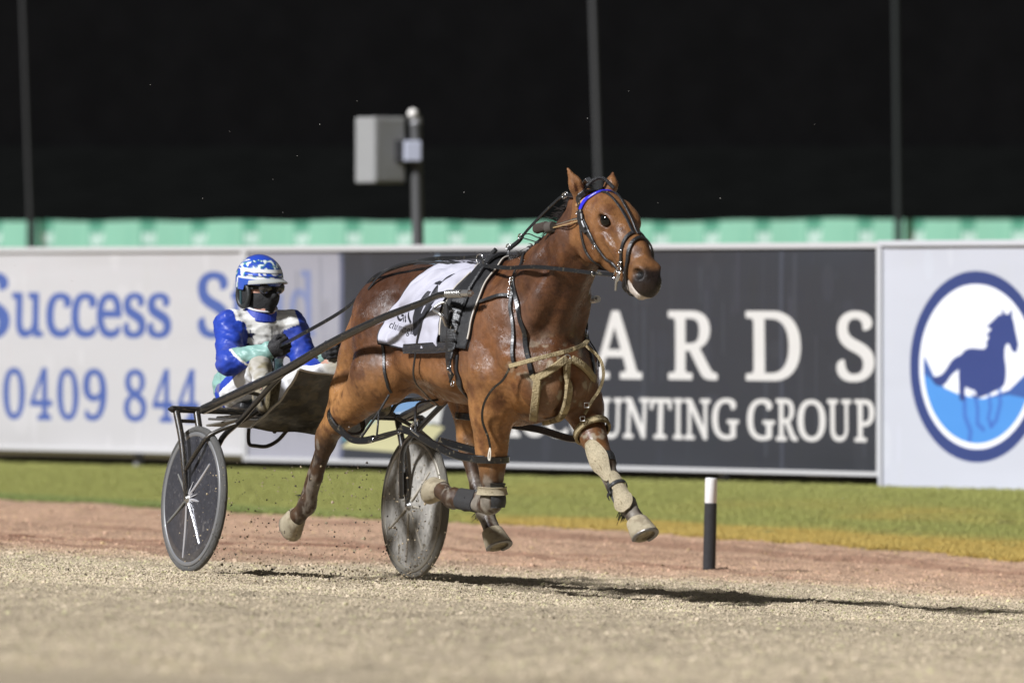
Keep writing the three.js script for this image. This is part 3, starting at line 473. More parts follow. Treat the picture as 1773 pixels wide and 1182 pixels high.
function coat(x, y, z, nx, ny, nz) {
  const f = fbm(x * 14, y * 14, z * 14, 4), big = fbm(x * 3.2, y * 3.2, z * 3.2 + 7, 3), hair = noise(x * 60 + y * 25, y * 160, z * 60);
  const flow = fbm(x * 26 + y * 14, y * 15 - x * 8, z * 24 + 3, 3), streak = noise(x * 95 + y * 55, y * 38 - x * 20, z * 90);  // coat lies down and back
  let c = [.165, .068, .027];                                                                       // bay
  const dark = clamp(smooth(1.22, 1.44, y) * (x < .2 ? .75 : .2) + smooth(.38, .60, big) * .55 + smooth(.48, .66, flow) * .35); c = [mix(c[0], .058, dark), mix(c[1], .023, dark), mix(c[2], .011, dark)];
  const tan = clamp(smooth(1.16, .82, y) * (x < .52 ? 1 : .35) * .75 + (x > .8 && y > 1.3 ? .35 : 0) + smooth(-.72, -.95, x) * smooth(1.34, 1.1, y) * .4) * smooth(.30, .52, .5 * flow + .5 * f); c = [mix(c[0], .33, tan), mix(c[1], .158, tan), mix(c[2], .055, tan)];
  const head = x > .80 && y > 1.3 ? 1 : 0;
  if (head) { const u = (x - .825) * .796 - (y - 1.8) * .605, p = (x - .825) * .605 + (y - 1.8) * .796;
    const m = smooth(.565, .612, u - .5 * Math.max(0, p - .025) + .03 * (f - .5)); c = [mix(c[0], .013, m * .93), mix(c[1], .011, m * .93), mix(c[2], .011, m * .93)];
    const pale = smooth(.50, .54, u) * smooth(-.045, -.058, p); c = [mix(c[0], .52, pale), mix(c[1], .46, pale), mix(c[2], .40, pale)];
    const nos = Math.exp(-(((u - .606) / .030) ** 2 + ((p - .028) / .021) ** 2)) * smooth(.02, .035, Math.abs(z)); c = c.map((q) => mix(q, .004, clamp(nos * 1.5)));
    const eye = Math.exp(-(((u - .262) / .036) ** 2 + ((p - .078) / .026) ** 2)) * (Math.abs(z) > .05 ? 1 : 0); c = [mix(c[0], .05, eye * .8), mix(c[1], .035, eye * .8), mix(c[2], .028, eye * .8)];
  }
  const sweat = smooth(.42, .62, fbm(x * 11 + y * 2, y * 4.5, z * 11, 3)) * smooth(.02, .2, x) * smooth(.72, .5, x) * smooth(.95, 1.12, y) * smooth(1.5, 1.36, y) * .25; c = [mix(c[0], .20, sweat), mix(c[1], .105, sweat), mix(c[2], .06, sweat)];   // dried sweat on the shoulder
  const grime = smooth(.35, .62, fbm(x * 8, y * 8, z * 8 + 5, 3)) * smooth(.46, .62, x) * smooth(1.28, 1.1, y) * (y > .78 ? 1 : 0) * .55; c = [mix(c[0], .17, grime), mix(c[1], .11, grime), mix(c[2], .07, grime)];
  const leg = legY(x, y, z); if (x < 1.2 && y < .9 && leg > 0) { const k = leg * (.85 + .3 * (f - .5)); c = [mix(c[0], .013, clamp(k)), mix(c[1], .011, clamp(k)), mix(c[2], .011, clamp(k))]; }
  if (y < .80 && leg > .05) { const dust = smooth(z < 0 && x > .5 ? .36 : x < -.8 ? .54 : .47, .66, fbm(x * 30 + 3, y * 12, z * 30, 3)) * .62 * leg * (x < -.8 ? .6 : 1); c = [mix(c[0], .30, dust), mix(c[1], .27, dust), mix(c[2], .22, dust)]; }       // dried dirt thrown up on the legs
  const spat = smooth(.60, .70, fbm(x * 22, y * 22, z * 22 + 3, 3)) * smooth(.42, .60, x) * smooth(1.22, 1.08, y) * (y > .7 ? 1 : 0) * .75; c = [mix(c[0], .33, spat), mix(c[1], .28, spat), mix(c[2], .20, spat)];                           // mud on the breast
  const k = .62 + .46 * f + .30 * flow - .06 + .30 * (streak - .5) + .16 * (hair - .5); return [c[0] * k, c[1] * k, c[2] * k];
}
const vein = (x, y, z) => Math.sin(x * 75 - y * 18) * .0016 * smooth(.12, .2, Math.abs(z)) * smooth(-.62, -.45, x) * smooth(.05, -.1, x) * smooth(.95, 1.05, y) * smooth(1.36, 1.25, y) + (fbm(x * 6, y * 5, z * 6, 2) - .5) * -.010 + (noise(x * 22 + y * 6, y * 9, z * 20) - .5) * -.0045 + (noise(x * 70 + y * 40, y * 60, z * 70) - .5) * -.0016;
const hairBump = dataTex(512, 512, (x, y) => { const v = .5 * pf(x, y * .25, 128, 3, 2) + .5 * pf(x, y, 16, 9, 3); return [v, v, v]; }, false); hairBump.repeat.set(5, 5);
const wet = dataTex(512, 512, (x, y) => { const v = .42 + .58 * smooth(.32, .62, .6 * pf(x, y, 5, 41, 4) + .4 * pf(x, y, 28, 43, 2)); return [v, v, v]; }, false); wet.repeat.set(1.3, 1.3);
const horse = thing('horse', 'bay racing horse at full pace with all hooves off the ground, drawing the cart', 'horse', HORSE);
const hide = phys({ vertexColors: true, roughness: .60, specularIntensity: .6, bumpMap: hairBump, bumpScale: .0028, roughnessMap: wet, clearcoat: .10, clearcoatRoughness: .3 });
part('body', bodyMesh(horseBody, .0065, coat, null, vein), hide, horse);
{
  // hooves: coronet to toe, the sole hollow
  const horn = phys({ map: dataTex(256, 256, (x, y) => { const a = pf(x, y, 7, 3, 5), b = pf(x, y, 3, 8, 2) , k = clamp(smooth(.45, .75, a) * .38); return [mix(.76, .45, k) * (.88 + .2 * b), mix(.71, .39, k) * (.88 + .2 * b), mix(.60, .30, k) * (.88 + .2 * b)]; }), roughness: .65, bumpMap: grain, bumpScale: .003 }), shoe = std({ color: lin(.22, .21, .20), metalness: .7, roughness: .45 });
  const hoof = (coronet, toe, up) => { // coronet centre, centre of the sole, direction of the front of the hoof
    const g = [], rings = 6, seg = 28, A = V(...coronet), Bq = V(...toe), ax = Bq.clone().sub(A), L = ax.length(); ax.normalize(); const fw = V(...up); fw.addScaledVector(ax, -fw.dot(ax)).normalize(); const sd = ax.clone().cross(fw).normalize();
    const P = [], I = [], row = (t, rw, rl, fwd) => { for (let j = 0; j < seg; j++) { const a = j / seg * 6.2832, heel = Math.cos(a) < -.75 ? .90 : 1; const q = A.clone().addScaledVector(ax, t * L).addScaledVector(fw, Math.cos(a) * rl * heel + fwd).addScaledVector(sd, Math.sin(a) * rw); P.push(q.x, q.y, q.z); } };
    row(-.06, .040, .045, 0); row(.02, .047, .053, .002); for (let i = 1; i < rings; i++) { const t = i / (rings - 1); row(t, mix(.048, .062, t), mix(.054, .071, t), .028 * t); } row(1.0, .050, .058, .028); row(.88, .043, .050, .026);
    const n = P.length / 3 / seg; for (let i = 0; i < n - 1; i++) for (let j = 0; j < seg; j++) { const a = i * seg + j, b = i * seg + (j + 1) % seg; I.push(a, b, a + seg, b, b + seg, a + seg); }
    const c0 = P.length / 3; const e = A.clone().addScaledVector(ax, .88 * L).addScaledVector(fw, .026); P.push(e.x, e.y, e.z); for (let j = 0; j < seg; j++) I.push((n - 1) * seg + j, (n - 1) * seg + (j + 1) % seg, c0);
    const G = new THREE.BufferGeometry(); G.setAttribute('position', new THREE.BufferAttribute(new Float32Array(P), 3)); G.setIndex(I); const uvs = []; for (let i = 0; i < P.length / 3; i++) uvs.push((i % seg) / seg * 2, Math.floor(i / seg) / 9); G.setAttribute('uv', new THREE.BufferAttribute(new Float32Array(uvs), 2)); const h = part('hoof', plain(mergeSmooth(G)), horn, horse);
    const sp = []; for (let j = 0; j <= 16; j++) { const a = mix(-2.35, 2.35, j / 16); sp.push(A.clone().addScaledVector(ax, 1.03 * L).addScaledVector(fw, Math.cos(a) * .060 + .028).addScaledVector(sd, Math.sin(a) * .052)); }
    part('shoe', band(sp, sp.map(() => ax), .020, .008), shoe, h);
  };
  const mergeSmooth = (G) => { G.computeVertexNormals(); return G; };
  hoof([-.195, .463, .165], [-.268, .486, .165], [-.30, -1, 0]);
  hoof([.985, .343, -.15], [1.035, .262, -.15], [1, .5, 0]);
  hoof([-1.385, .312, .24], [-1.455, .282, .24], [.2, -1, 0]);
  hoof([-.225, .268, -.13], [-.185, .185, -.13], [1, .45, 0]);
  // eyes
  for (const s of [1, -1]) { const g = new THREE.SphereGeometry(.033, 28, 20); g.translate(.825 + .796 * .262 + .605 * .077, 1.80 - .605 * .262 + .796 * .077, 0.0675 * s); part('eye', g, phys({ color: lin(.003, .0025, .002), roughness: .04 }), horse); }
  // mane and forelock: many thin locks of hair
  const lock = (p, d1, d2, w, len, out) => { const q = [], n = []; for (let i = 0; i < 6; i++) { const t = i / 5; q.push(p.clone().addScaledVector(d1, t * len).addScaledVector(d2, t * t * len)); n.push(V(.1, .3, 1)); } out.push(band(q, n, [w, w, w * .9, w * .7, w * .45, w * .15], .0018)); };
  const r = rng(3), hairs = [], hair = phys({ color: lin(.014, .011, .010), roughness: .45, specularIntensity: .6 });
  for (let i = 0; i < 520; i++) { const t = r(), x = mix(.16, .80, t), [p] = onSurface(horseBody, V(x, mix(1.53, 1.85, t) - .02, (r() - .5) * .03), -.002), far = r() < .6; lock(p, V(mix(-.45, .1, r()), mix(.28, .7, r()), far ? -.3 : .12), V(-.45 + .3 * r(), -.75 + .5 * r(), far ? -.5 : .04), .004 + .006 * r(), far ? mix(.06, .15, r()) : mix(.03, .085, r()), hairs); }
  for (let i = 0; i < 34; i++) { const t = r(), x = mix(.50, .70, t), [p] = onSurface(horseBody, V(x, mix(1.68, 1.83, t), -.01), 0); lock(p, V(-.95, .05 + .3 * r(), -.1), V(-.1, -.45 + .4 * r(), 0), .004 + .003 * r(), mix(.08, .16, r()), hairs); }
  part('mane', hairs, hair, horse).userData.kind = 'stuff';
  const fl = []; for (let i = 0; i < 40; i++) lock(V(.84 + .03 * r(), 1.83, (r() - .5) * .06), V(.4, .2, (r() - .5) * .5), V(.3, -.7, (r() - .5) * .4), .004, .08 + .08 * r(), fl); part('forelock', fl, hair, horse).userData.kind = 'stuff';
  const tl = []; for (let i = 0; i < 160; i++) { const a = r() * 6.28, q = .03 * Math.sqrt(r()); lock(V(-.985 + q * Math.cos(a), 1.30 + .02 * r(), q * Math.sin(a)), V(-.10 - .06 * r(), -.75, (r() - .5) * .1), V(.05, -.1, (r() - .5) * .1), .008, mix(.25, .40, r()), tl); } part('tail', tl, hair, horse).userData.kind = 'stuff';
  // feathers of hair behind the fetlocks
  const ft = []; for (const [x, y, z, dx, dy] of [[-.10, .455, .165, -.5, .6], [.885, .385, -.15, -.5, -.9], [-1.32, .40, .24, -1, .25], [-.315, .345, -.13, -1, -.5]]) for (let i = 0; i < 26; i++) lock(V(x + (r() - .5) * .03, y + (r() - .5) * .03, z + (r() - .5) * .05), V(dx, dy, (r() - .5) * .6), V(0, -.2, 0), .003, .02 + .03 * r(), ft); part('fetlock_hair', ft, hair, horse).userData.kind = 'stuff';
}
// ---------------------------------------------------------------- the cart (sulky)
// own axes: x forward, y up, z to its right; the axle line passes over the origin
const CART = new THREE.Object3D(); CART.position.set(-1.008, 0, 0); CART.rotation.order = 'YXZ'; CART.rotation.set(-.04, -Math.atan2(.891, .454), 0);
const DRIVERFRAME = new THREE.Object3D(); DRIVERFRAME.position.set(-1.008, 0, 0); DRIVERFRAME.rotation.y = -Math.atan2(.891, .454);
const speckle = (base, dirt, seed, n = .52, p = 12) => dataTex(512, 512, (x, y) => { const a = pf(x, y, p, seed, 4), b = pf(x, y, p * 5, seed + 9, 2), k = clamp(smooth(n, n + .12, a * .7 + b * .3) + smooth(.74, .80, b) * .8), q = .85 + .3 * pf(x, y, 40, seed + 4, 2); return [0, 1, 2].map((i) => mix(base[i], dirt[i], k) * q); });
const MUD = [.55, .49, .38];
const tubeTex = speckle([.10, .10, .10], [.42, .37, .29], 21, .55, 16); tubeTex.repeat.set(3, 3);
const shaftTex = speckle([.075, .075, .08], [.40, .36, .29], 27, .66, 18); shaftTex.repeat.set(8, 2);
const M = {
  tube: phys({ map: tubeTex, roughness: .42, metalness: .25, clearcoat: .35, clearcoatRoughness: .3 }),
  shaft: phys({ map: shaftTex, roughness: .3, clearcoat: 1, clearcoatRoughness: .15 }),
  steel: std({ color: lin(.50, .49, .47), metalness: .9, roughness: .32 }), dull: std({ color: lin(.13, .125, .12), metalness: .6, roughness: .5 }),
  rubber: std({ color: lin(.12, .117, .11), roughness: .8, bumpMap: grain, bumpScale: .004 }), rubberDusty: std({ color: lin(.20, .185, .155), roughness: .9, bumpMap: grain, bumpScale: .004 }),
  leather: phys({ color: lin(.012, .012, .013), roughness: .42, clearcoat: .35, clearcoatRoughness: .3, bumpMap: grain, bumpScale: .0012 }),
};
{
  const t = thing('sulky', 'black two wheeled racing cart with long shafts, disc wheels and muddy shield', 'sulky', null); t.position.copy(CART.position); t.rotation.copy(CART.rotation);
  part('crossbar', tube([[-.12, .79, .67], [-.12, .79, -.67]], .0165, 16), M.tube, t);
  for (const s of [1, -1]) part('end_cap', tube([[-.12, .79, .67 * s], [-.12, .79, .69 * s]], [.0165, .004], 12, 4), M.dull, t);
  for (const s of [1, -1]) {
    for (const z of [.64, .54]) part('wheel_fork', tube([[-.12, .785, (z + (z > .6 ? .006 : -.002)) * s], [-.055, .64, z * s], [-.012, .50, z * s], [0, .36, (z > .6 ? .632 : .548) * s]], [.017, .0165, .015, .010], 14, 14), M.tube, t);
    part('fork_bridge', tube([[-.098, .735, .54 * s], [-.098, .735, .64 * s]], .009, 10), M.tube, t);
    part('fork_stay', tube([[.0, .50, .642 * s], [.10, .60, .625 * s], [.155, .665, .60 * s], [.20, .715, .52 * s], [.235, .735, .475 * s]], [.009, .011, .011, .011, .011], 10, 24), M.tube, t);
    const far = s < 0, k = far ? .06 : 0;
    part('shaft_strut', tube([[-.01, .40, .52 * s], [.047, .635, .49 * s], [.255, .748, .48 * s], [.687, .985, (.455 + k) * s], [1.10, 1.115, (.425 + k) * s]], [.013, .014, .014, .014, .013], 12, 30), M.shaft, t);
    const z1 = far ? .54 : .53, sh = [[-.06, .793, z1], [.25, .868, far ? .54 : .51], [.70, .985, far ? .53 : .475], [1.10, 1.122, far ? .52 : .425], [1.50, 1.245, far ? .50 : .355], [1.78, 1.325, far ? .485 : .275], [1.86, 1.352, far ? .475 : .255], [1.94, 1.36, far ? .465 : .245]];
    part('shaft', tube(sh.map(([a, b, c]) => [a, b, c * s]), [.023, .0235, .0235, .022, .020, .0185, .017, .0155], 16, 60), M.shaft, t);
    const e = [1.94, 1.36, (far ? .465 : .245) * s], d = [.12, .003, -.018 * s], coil = []; for (let i = 0; i <= 90; i++) { const q = i / 90, a = q * 9 * 6.283; coil.push([e[0] + d[0] * q, e[1] + d[1] * q + Math.cos(a) * .0155, e[2] + d[2] * q + Math.sin(a) * .0155]); }
    part('coupling_spring', tube(coil, .0042, 6, 180), M.steel, t); part('coupling_rod', tube([e, [e[0] + .20, e[1] + .005, e[2] - .029 * s]], .0085, 10), M.steel, t);
    part('coupling_collar', tube([[e[0] + .125, e[1] + .003, e[2] - .018 * s], [e[0] + .180, e[1] + .004, e[2] - .026 * s]], .017, 14), M.steel, t);
    part('foot_rest', tube([[.20, .80, .36 * s], [.22, .80, .30 * s], [.225, .80, .22 * s]], .013, 10), M.tube, t);
    part('rest_hanger', tube([[.235, .735, .475 * s], [.205, .79, .37 * s]], .010, 8), M.tube, t);
    part('rest_post', tube([[.30, .885, .475 * s], [.24, .86, .36 * s], [.215, .80, .33 * s]], .010, 8, 12), M.tube, t);
  }
  // wheels: tyre, rim, smooth disc covers with raised ribs, hub
  for (const s of [1, -1]) {
    const w = new THREE.Group(); w.name = 'wheel'; w.position.set(0, .3635, .59 * s); w.rotation.x = s > 0 ? -.045 : -.005; t.add(w);
    const dusty = s < 0, tyre = new THREE.TorusGeometry(.335, .0155, 14, 96); { const p = tyre.attributes.position; for (let i = 0; i < p.count; i++) { const x = p.getX(i), y = p.getY(i), z = p.getZ(i), R = Math.hypot(x, y), a = Math.atan2(y, x), rough = (R > .34 ? 1 : .3) * (noise(a * 60, z * 200, 3) - .5) * .003; p.setXYZ(i, x * (1 + rough / R), y * (1 + rough / R), z * 1.15); } tyre.computeVertexNormals(); }
    part('tyre', tyre, dusty ? M.rubberDusty : M.rubber, w);
    part('rim', new THREE.LatheGeometry([[.304, -.018], [.319, -.019], [.323, -.012], [.323, .012], [.319, .019], [.304, .018], [.300, .011], [.300, -.011], [.304, -.018]].map(([a, b]) => new THREE.Vector2(a, b)), 96).rotateX(Math.PI / 2), phys({ color: dusty ? lin(.30, .275, .225) : lin(.20, .20, .20), roughness: .45, metalness: .3, clearcoat: .3 }), w);
    const dt = dusty ? speckle([.60, .585, .555], [.42, .39, .33], 61, .66, 9) : speckle([.205, .205, .225], [.34, .33, .33], 44, .70, 10); dt.repeat.set(1, 1);
    for (const q of [1, -1]) { const g = new THREE.LatheGeometry([[0, .034], [.03, .032], [.055, .026], [.16, .021], [.26, .016], [.290, .018], [.308, .012], [.308, .009], [.27, .011], [.05, .022], [0, .03]].map(([a, b]) => new THREE.Vector2(a, b)), 96); g.rotateX(Math.PI / 2); if (q < 0) g.rotateY(Math.PI); const p = g.attributes.position, uv = g.attributes.uv; for (let i = 0; i < p.count; i++) uv.setXY(i, p.getX(i) * 1.5 + .5, p.getY(i) * 1.5 + .5);
      part('disc_cover', g, dusty ? std({ map: dt, roughness: .8 }) : phys({ map: dt, roughness: .25, clearcoat: .9, clearcoatRoughness: .12 }), w);
      const rib = dusty ? std({ color: lin(.40, .365, .30), roughness: .7 }) : null;
      for (const [i, deg] of [-98, -58, 43, 145, 206, -5].entries()) { const a = deg * Math.PI / 180 * 1, c = Math.cos(a), n = Math.sin(a), r1 = [.285, .25, .25, .20, .27, .12][i]; part('disc_rib', tube([[c * .035, n * .035, q * .034], [c * r1 * .5, n * r1 * .5, q * .0235], [c * r1, n * r1, q * .0165]], [.0065, .0075, .0055], 8, 10), rib ?? (i === 3 || i === 4 ? phys({ color: lin(.16, .16, .15), roughness: .4, clearcoat: .6 }) : phys({ color: lin(.62, .62, .66), roughness: .2, metalness: .55, clearcoat: .8 })), w); }
      if (!dusty) for (let i = 0; i < 11; i++) { const a = (-70 + i * 17) * Math.PI / 180; part('hub_fin', tube([[Math.cos(a) * .026, Math.sin(a) * .026, q * .036], [Math.cos(a) * (.05 + .02 * (i % 3)), Math.sin(a) * (.05 + .02 * (i % 3)), q * .029]], [.0035, .0015], 6, 3), phys({ color: lin(.75, .75, .78), roughness: .2, metalness: .5 }), w); }
    }
    part('hub', new THREE.LatheGeometry([[0, -.05], [.012, -.05], [.014, -.045], [.022, -.036], [.026, -.03], [.026, .03], [.022, .036], [.014, .045], [.012, .05], [0, .05]].map(([a, b]) => new THREE.Vector2(a, b)), 24).rotateX(Math.PI / 2), M.steel, w);
    part('valve', tube([[-.03, .07, .02], [-.045, .045, .032]], .006, 8), M.steel, w);
  }
  // seat behind the crossbar and its rails
  const seat = new THREE.Group(); seat.name = 'seat'; seat.position.set(-.44, .80, .07); t.add(seat);
  { const g = box(.36, .065, .34, .03), p = g.attributes.position; for (let i = 0; i < p.count; i++) { const x = p.getX(i), z = p.getZ(i); p.setY(i, p.getY(i) + .5 * z * z + (x < -.08 ? (x + .08) * (x + .08) * 2.2 : 0)); } g.computeVertexNormals(); part('cushion', g, phys({ color: lin(.016, .016, .017), roughness: .38, clearcoat: .4 }), seat); part('seat_pan', pose(box(.40, .012, .36), 0.03, -.05, 0), M.dull, seat); }
  for (const z of [.20, -.06]) part('seat_rail', tube([[-.60, .755, z], [-.12, .765, z], [.05, .70, z]], .011, 10, 12), M.tube, t);
  part('seat_plate', pose(box(.34, .010, .26, .004), -.16, .735, .26, 0, 0, .10), std({ color: lin(.16, .15, .13), roughness: .6, metalness: .3 }), t);
  part('step_loop', tube([[-.244, .712, .2], [-.244, .66, .2], [-.236, .634, .197], [-.20, .628, .18], [-.142, .628, .15], [-.09, .655, .12], [-.02, .71, .10]], .0095, 10, 40), M.tube, t);
  // mud shield under the driver's boots, a bowed sheet hung between the shafts
  { const nu = 48, nv = 36, P = [], U = [], I = [], at = (u, v) => { const z = mix(.36, -.12, u), topX = .72 - .04 * u, lowX = mix(.12, .34, smooth(0, .45, u)), x = mix(lowX, topX, v) + .07 * Math.sin(v * 3.14) * (1 - .3 * u), y = mix(.715 - .03 * Math.sin(u * 2.6), 1.0 - .02 * Math.sin(u * 3.1), Math.pow(v, .85)) - .015 * Math.sin(v * 3.1) + (fbm(u * 3, v * 3, 2, 3) - .5) * .03; return V(x, y, z * (1 + .12 * v)); };
    for (let k = 0; k < 2; k++) for (let j = 0; j <= nv; j++) for (let i = 0; i <= nu; i++) { const p = at(i / nu, j / nv), q = at(Math.min(1, i / nu + .01), j / nv), r = at(i / nu, Math.min(1, j / nv + .01)), a = at(Math.max(0, i / nu - .01), j / nv), b = at(i / nu, Math.max(0, j / nv - .01)), n = q.sub(a).cross(r.sub(b)).normalize(); p.addScaledVector(n, k ? -.005 : 0); P.push(p.x, p.y, p.z); U.push(i / nu * .85, j / nv * .6); }
    const S = (nu + 1) * (nv + 1), id = (k, i, j) => k * S + j * (nu + 1) + i;
    for (let j = 0; j < nv; j++) for (let i = 0; i < nu; i++) for (const k of [0, 1]) { const a = id(k, i, j), b = id(k, i + 1, j), c = id(k, i, j + 1), d = id(k, i + 1, j + 1); k ? I.push(a, c, b, b, c, d) : I.push(a, b, c, b, d, c); }
    const edge = (a, b) => I.push(a, a + S, b, b, a + S, b + S); for (let i = 0; i < nu; i++) { edge(id(0, i + 1, 0), id(0, i, 0)); edge(id(0, i, nv), id(0, i + 1, nv)); } for (let j = 0; j < nv; j++) { edge(id(0, 0, j), id(0, 0, j + 1)); edge(id(0, nu, j + 1), id(0, nu, j)); }
    const g = new THREE.BufferGeometry(); g.setAttribute('position', new THREE.BufferAttribute(new Float32Array(P), 3)); g.setAttribute('uv', new THREE.BufferAttribute(new Float32Array(U), 2)); g.setIndex(I); g.computeVertexNormals();
    const mt = speckle([.13, .118, .085], [.27, .245, .18], 71, .54, 6), mb = dataTex(256, 256, (x, y) => { const v = pf(x, y, 6, 7, 5); return [v, v, v]; }, false);
    const sh = part('mud_shield', g, phys({ map: mt, roughness: .38, bumpMap: mb, bumpScale: .02, clearcoat: .5, clearcoatRoughness: .25, side: THREE.DoubleSide }), t);
    const rim = []; for (let j = 0; j <= 20; j++) rim.push(at(0, j / 20)); for (let i = 1; i <= 20; i++) rim.push(at(i / 20, 1)); part('shield_rim', tube(rim, .006, 8, 90), std({ color: lin(.30, .28, .24), roughness: .5 }), sh); }
}
// ---------------------------------------------------------------- the driver
const driver = thing('person', 'driver in blue, white and green silks, helmet and black mask seated in the cart', 'person', DRIVERFRAME);
{
  const J = { pel: [-.45, .90, .08], hr: [-.42, .89, .17], hl: [-.42, .89, -.01], waist: [-.42, 1.00, .08], chest: [-.36, 1.14, .08], neck: [-.315, 1.25, .08], sr: [-.325, 1.215, .235], sl: [-.285, 1.215, -.075], er: [-.16, 1.035, .315], el: [-.18, .985, -.125], wr: [-.01, 1.098, .165], wl: [-.035, 1.075, -.145], kr: [-.02, 1.015, .215], kl: [.0, 1.03, -.185], ar: [.185, .865, .295], al: [.20, .86, -.30] };
  const HC = [-.305, 1.385, .08], HY = .24;                                                       // head centre and its turn to the left
  const hd = (f, y, r) => [HC[0] + Math.cos(HY) * f + Math.sin(HY) * r, HC[1] + y, HC[2] - Math.sin(HY) * f + Math.cos(HY) * r];
  const HR = [0, HY, 0];
  const skin = (x, y, z) => { const k = .92 + .16 * fbm(x * 40, y * 40, z * 40, 3); return [.50 * k, .28 * k, .21 * k]; };
  // body, one skin: head with face, neck, trunk, arms, hands, legs
  const body = [ell(hd(-.005, .02, 0), [.092, .105, .074], .03, HR), ell(hd(.02, -.055, 0), [.066, .062, .056], .04, HR), ell(hd(.055, -.095, 0), [.024, .020, .026], .03, HR),
    cone(hd(.085, .012, 0), .011, hd(.103, -.022, 0), .015, .02), ell(hd(.072, -.058, 0), [.018, .012, .024], .02, HR), ell(hd(.072, .022, .03), [.012, .010, .018], .012, HR, 1), ell(hd(.072, .022, -.03), [.012, .010, .018], .012, HR, 1),
    ell(hd(-.012, -.005, .078), [.020, .032, .010], .012, HR), ell(hd(-.012, -.005, -.078), [.020, .032, .010], .012, HR),
    cone(hd(-.03, -.04, 0), .050, [J.neck[0], J.neck[1] - .03, J.neck[2]], .055, .04),
    cone(J.neck, .050, J.chest, .085, .08), cone(J.chest, .09, J.waist, .085, .08, 1.15), cone(J.waist, .085, J.pel, .10, .06, 1.2)];
  for (const s of ['r', 'l']) body.push(cone(J['s' + s], .045, J['e' + s], .034, .05), cone(J['e' + s], .032, J['w' + s], .024, .02), cone(J['h' + s], .075, J['k' + s], .045, .05), cone(J['k' + s], .042, J['a' + s], .034, .03), cone(J['a' + s], .036, [J['a' + s][0] + .06, J['a' + s][1] + .08, J['a' + s][2]], .028, .03), cone([J.neck[0], J.neck[1] - .04, J.neck[2]], .035, J['s' + s], .035, .05));
  part('body', bodyMesh(body, .008, skin), phys({ vertexColors: true, roughness: .5, specularIntensity: .4 }), driver);
  // racing silks
  const jacket = [cone([J.neck[0], J.neck[1] - .035, J.neck[2]], .084, J.chest, .122, .06, 1.1), cone(J.chest, .130, J.waist, .118, .08, 1.12), cone(J.waist, .120, [J.pel[0] - .01, J.pel[1] + .025, J.pel[2]], .150, .06, 1.15)];
  for (const s of ['r', 'l']) jacket.push(cone([J.neck[0], J.neck[1] - .04, J.neck[2]], .058, J['s' + s], .064, .05), cone(J['s' + s], .073, J['e' + s], .064, .05), cone(J['e' + s], .061, J['w' + s].map((v, i) => mix(v, J['e' + s][i], .08)), .046, .02));
  jacket.push(cone(J.pel, .125, [-.37, .93, .15], .10, .05), cone(J.pel, .125, [-.37, .93, .01], .10, .05));
  for (let i = 0; i < 3; i++) jacket.push(cone([-.345 + .012 * i, 1.235 - .02 * i, .16 - .0 * i], .006, [-.235 + .01 * i, 1.08 - .02 * i, .14 - .035 * i], .008, .03));
  const dist = (p, a, b) => { const d = V(...b).sub(V(...a)), q = V(...p).sub(V(...a)), t = clamp(q.dot(d) / d.lengthSq()); return [q.addScaledVector(d, -t).length(), t]; };
  const BLUE = [.020, .050, .34], WHITE = [.72, .71, .67], GREEN = [.22, .38, .34], NAVY = [.012, .02, .075], DKGREEN = [.07, .10, .075];
  const seg = (x, y, ax, ay, bx, by, w) => { const dx = bx - ax, dy = by - ay, t = clamp(((x - ax) * dx + (y - ay) * dy) / (dx * dx + dy * dy)); return Math.hypot(x - ax - dx * t, y - ay - dy * t) < w * (1 - t * .9); };
  const silk = (x, y, z) => {
    const p = [x, y, z]; let c; const [dr, tr] = dist(p, J.sr, J.er), [dr2, tr2] = dist(p, J.er, J.wr), [dl, tl] = dist(p, J.sl, J.el), [dl2, tl2] = dist(p, J.el, J.wl), arm = Math.min(dr, dr2, dl, dl2), r = z - J.chest[2];
    if (arm < .088 && Math.abs(r) > .085 || (arm < .072 && y < 1.14)) {
      const a = Math.min(dr, dl) < Math.min(dr2, dl2) ? 0 : 1, t = Math.min(dr, dr2) < Math.min(dl, dl2) ? (a ? tr2 : tr) : (a ? tl2 : tl), right = Math.min(dr, dr2) < Math.min(dl, dl2);
      const up = y - mix(J[right ? 'er' : 'el'][1], J[right ? 'wr' : 'wl'][1], t), w = t + up * 3.2;
      c = a && (right ? w > .30 : t > .86) ? (right && w < .36 ? WHITE : right && up < -.022 && t < .85 ? BLUE : GREEN) : BLUE;
      if (!a && t < .12 && Math.abs(r) < .155) c = WHITE;
    } else if (y > 1.118 + .10 * Math.abs(r)) c = WHITE; else if (y > 1.055) c = Math.abs(r + .005) < .052 ? (Math.abs(r + .005) < .003 ? WHITE : DKGREEN) : (Math.abs(Math.abs(r + .005) - .055) < .004 ? WHITE : NAVY); else c = GREEN;
    if (c === WHITE && x > -.34 && arm > .05) { // dark stars on the yoke
      for (const [q, e] of [[.088, 1.168], [-.080, 1.165]]) { const X = r - q, Y = y - e; for (let i = 0; i < 5; i++) { const a = i * 1.2566 + .35; if (seg(X, Y, 0, 0, Math.cos(a) * .034, Math.sin(a) * .026, .0085)) c = NAVY; } }
    }
    if (Math.abs(r + .02) < .0035 && x > -.36 && y < 1.21) c = c.map((v) => v * .35);              // zip
    const dirt = smooth(.52, .72, fbm(x * 18, y * 18, z * 18, 4)) * (x > -.36 && arm > .09 ? .45 : .10), k = .9 + .2 * fbm(x * 60, y * 60, z * 60, 2); return [0, 1, 2].map((i) => mix(c[i], [.25, .22, .17][i], dirt) * k);
  };
  const crease = (amp) => (x, y, z) => (fbm(x * 18 + y * 8, y * 34 - x * 16, z * 20, 3) - .5) * amp + Math.abs(noise(x * 20 + y * 12, y * 26 - z * 14, z * 16 + 4) - .5) * amp * .9;
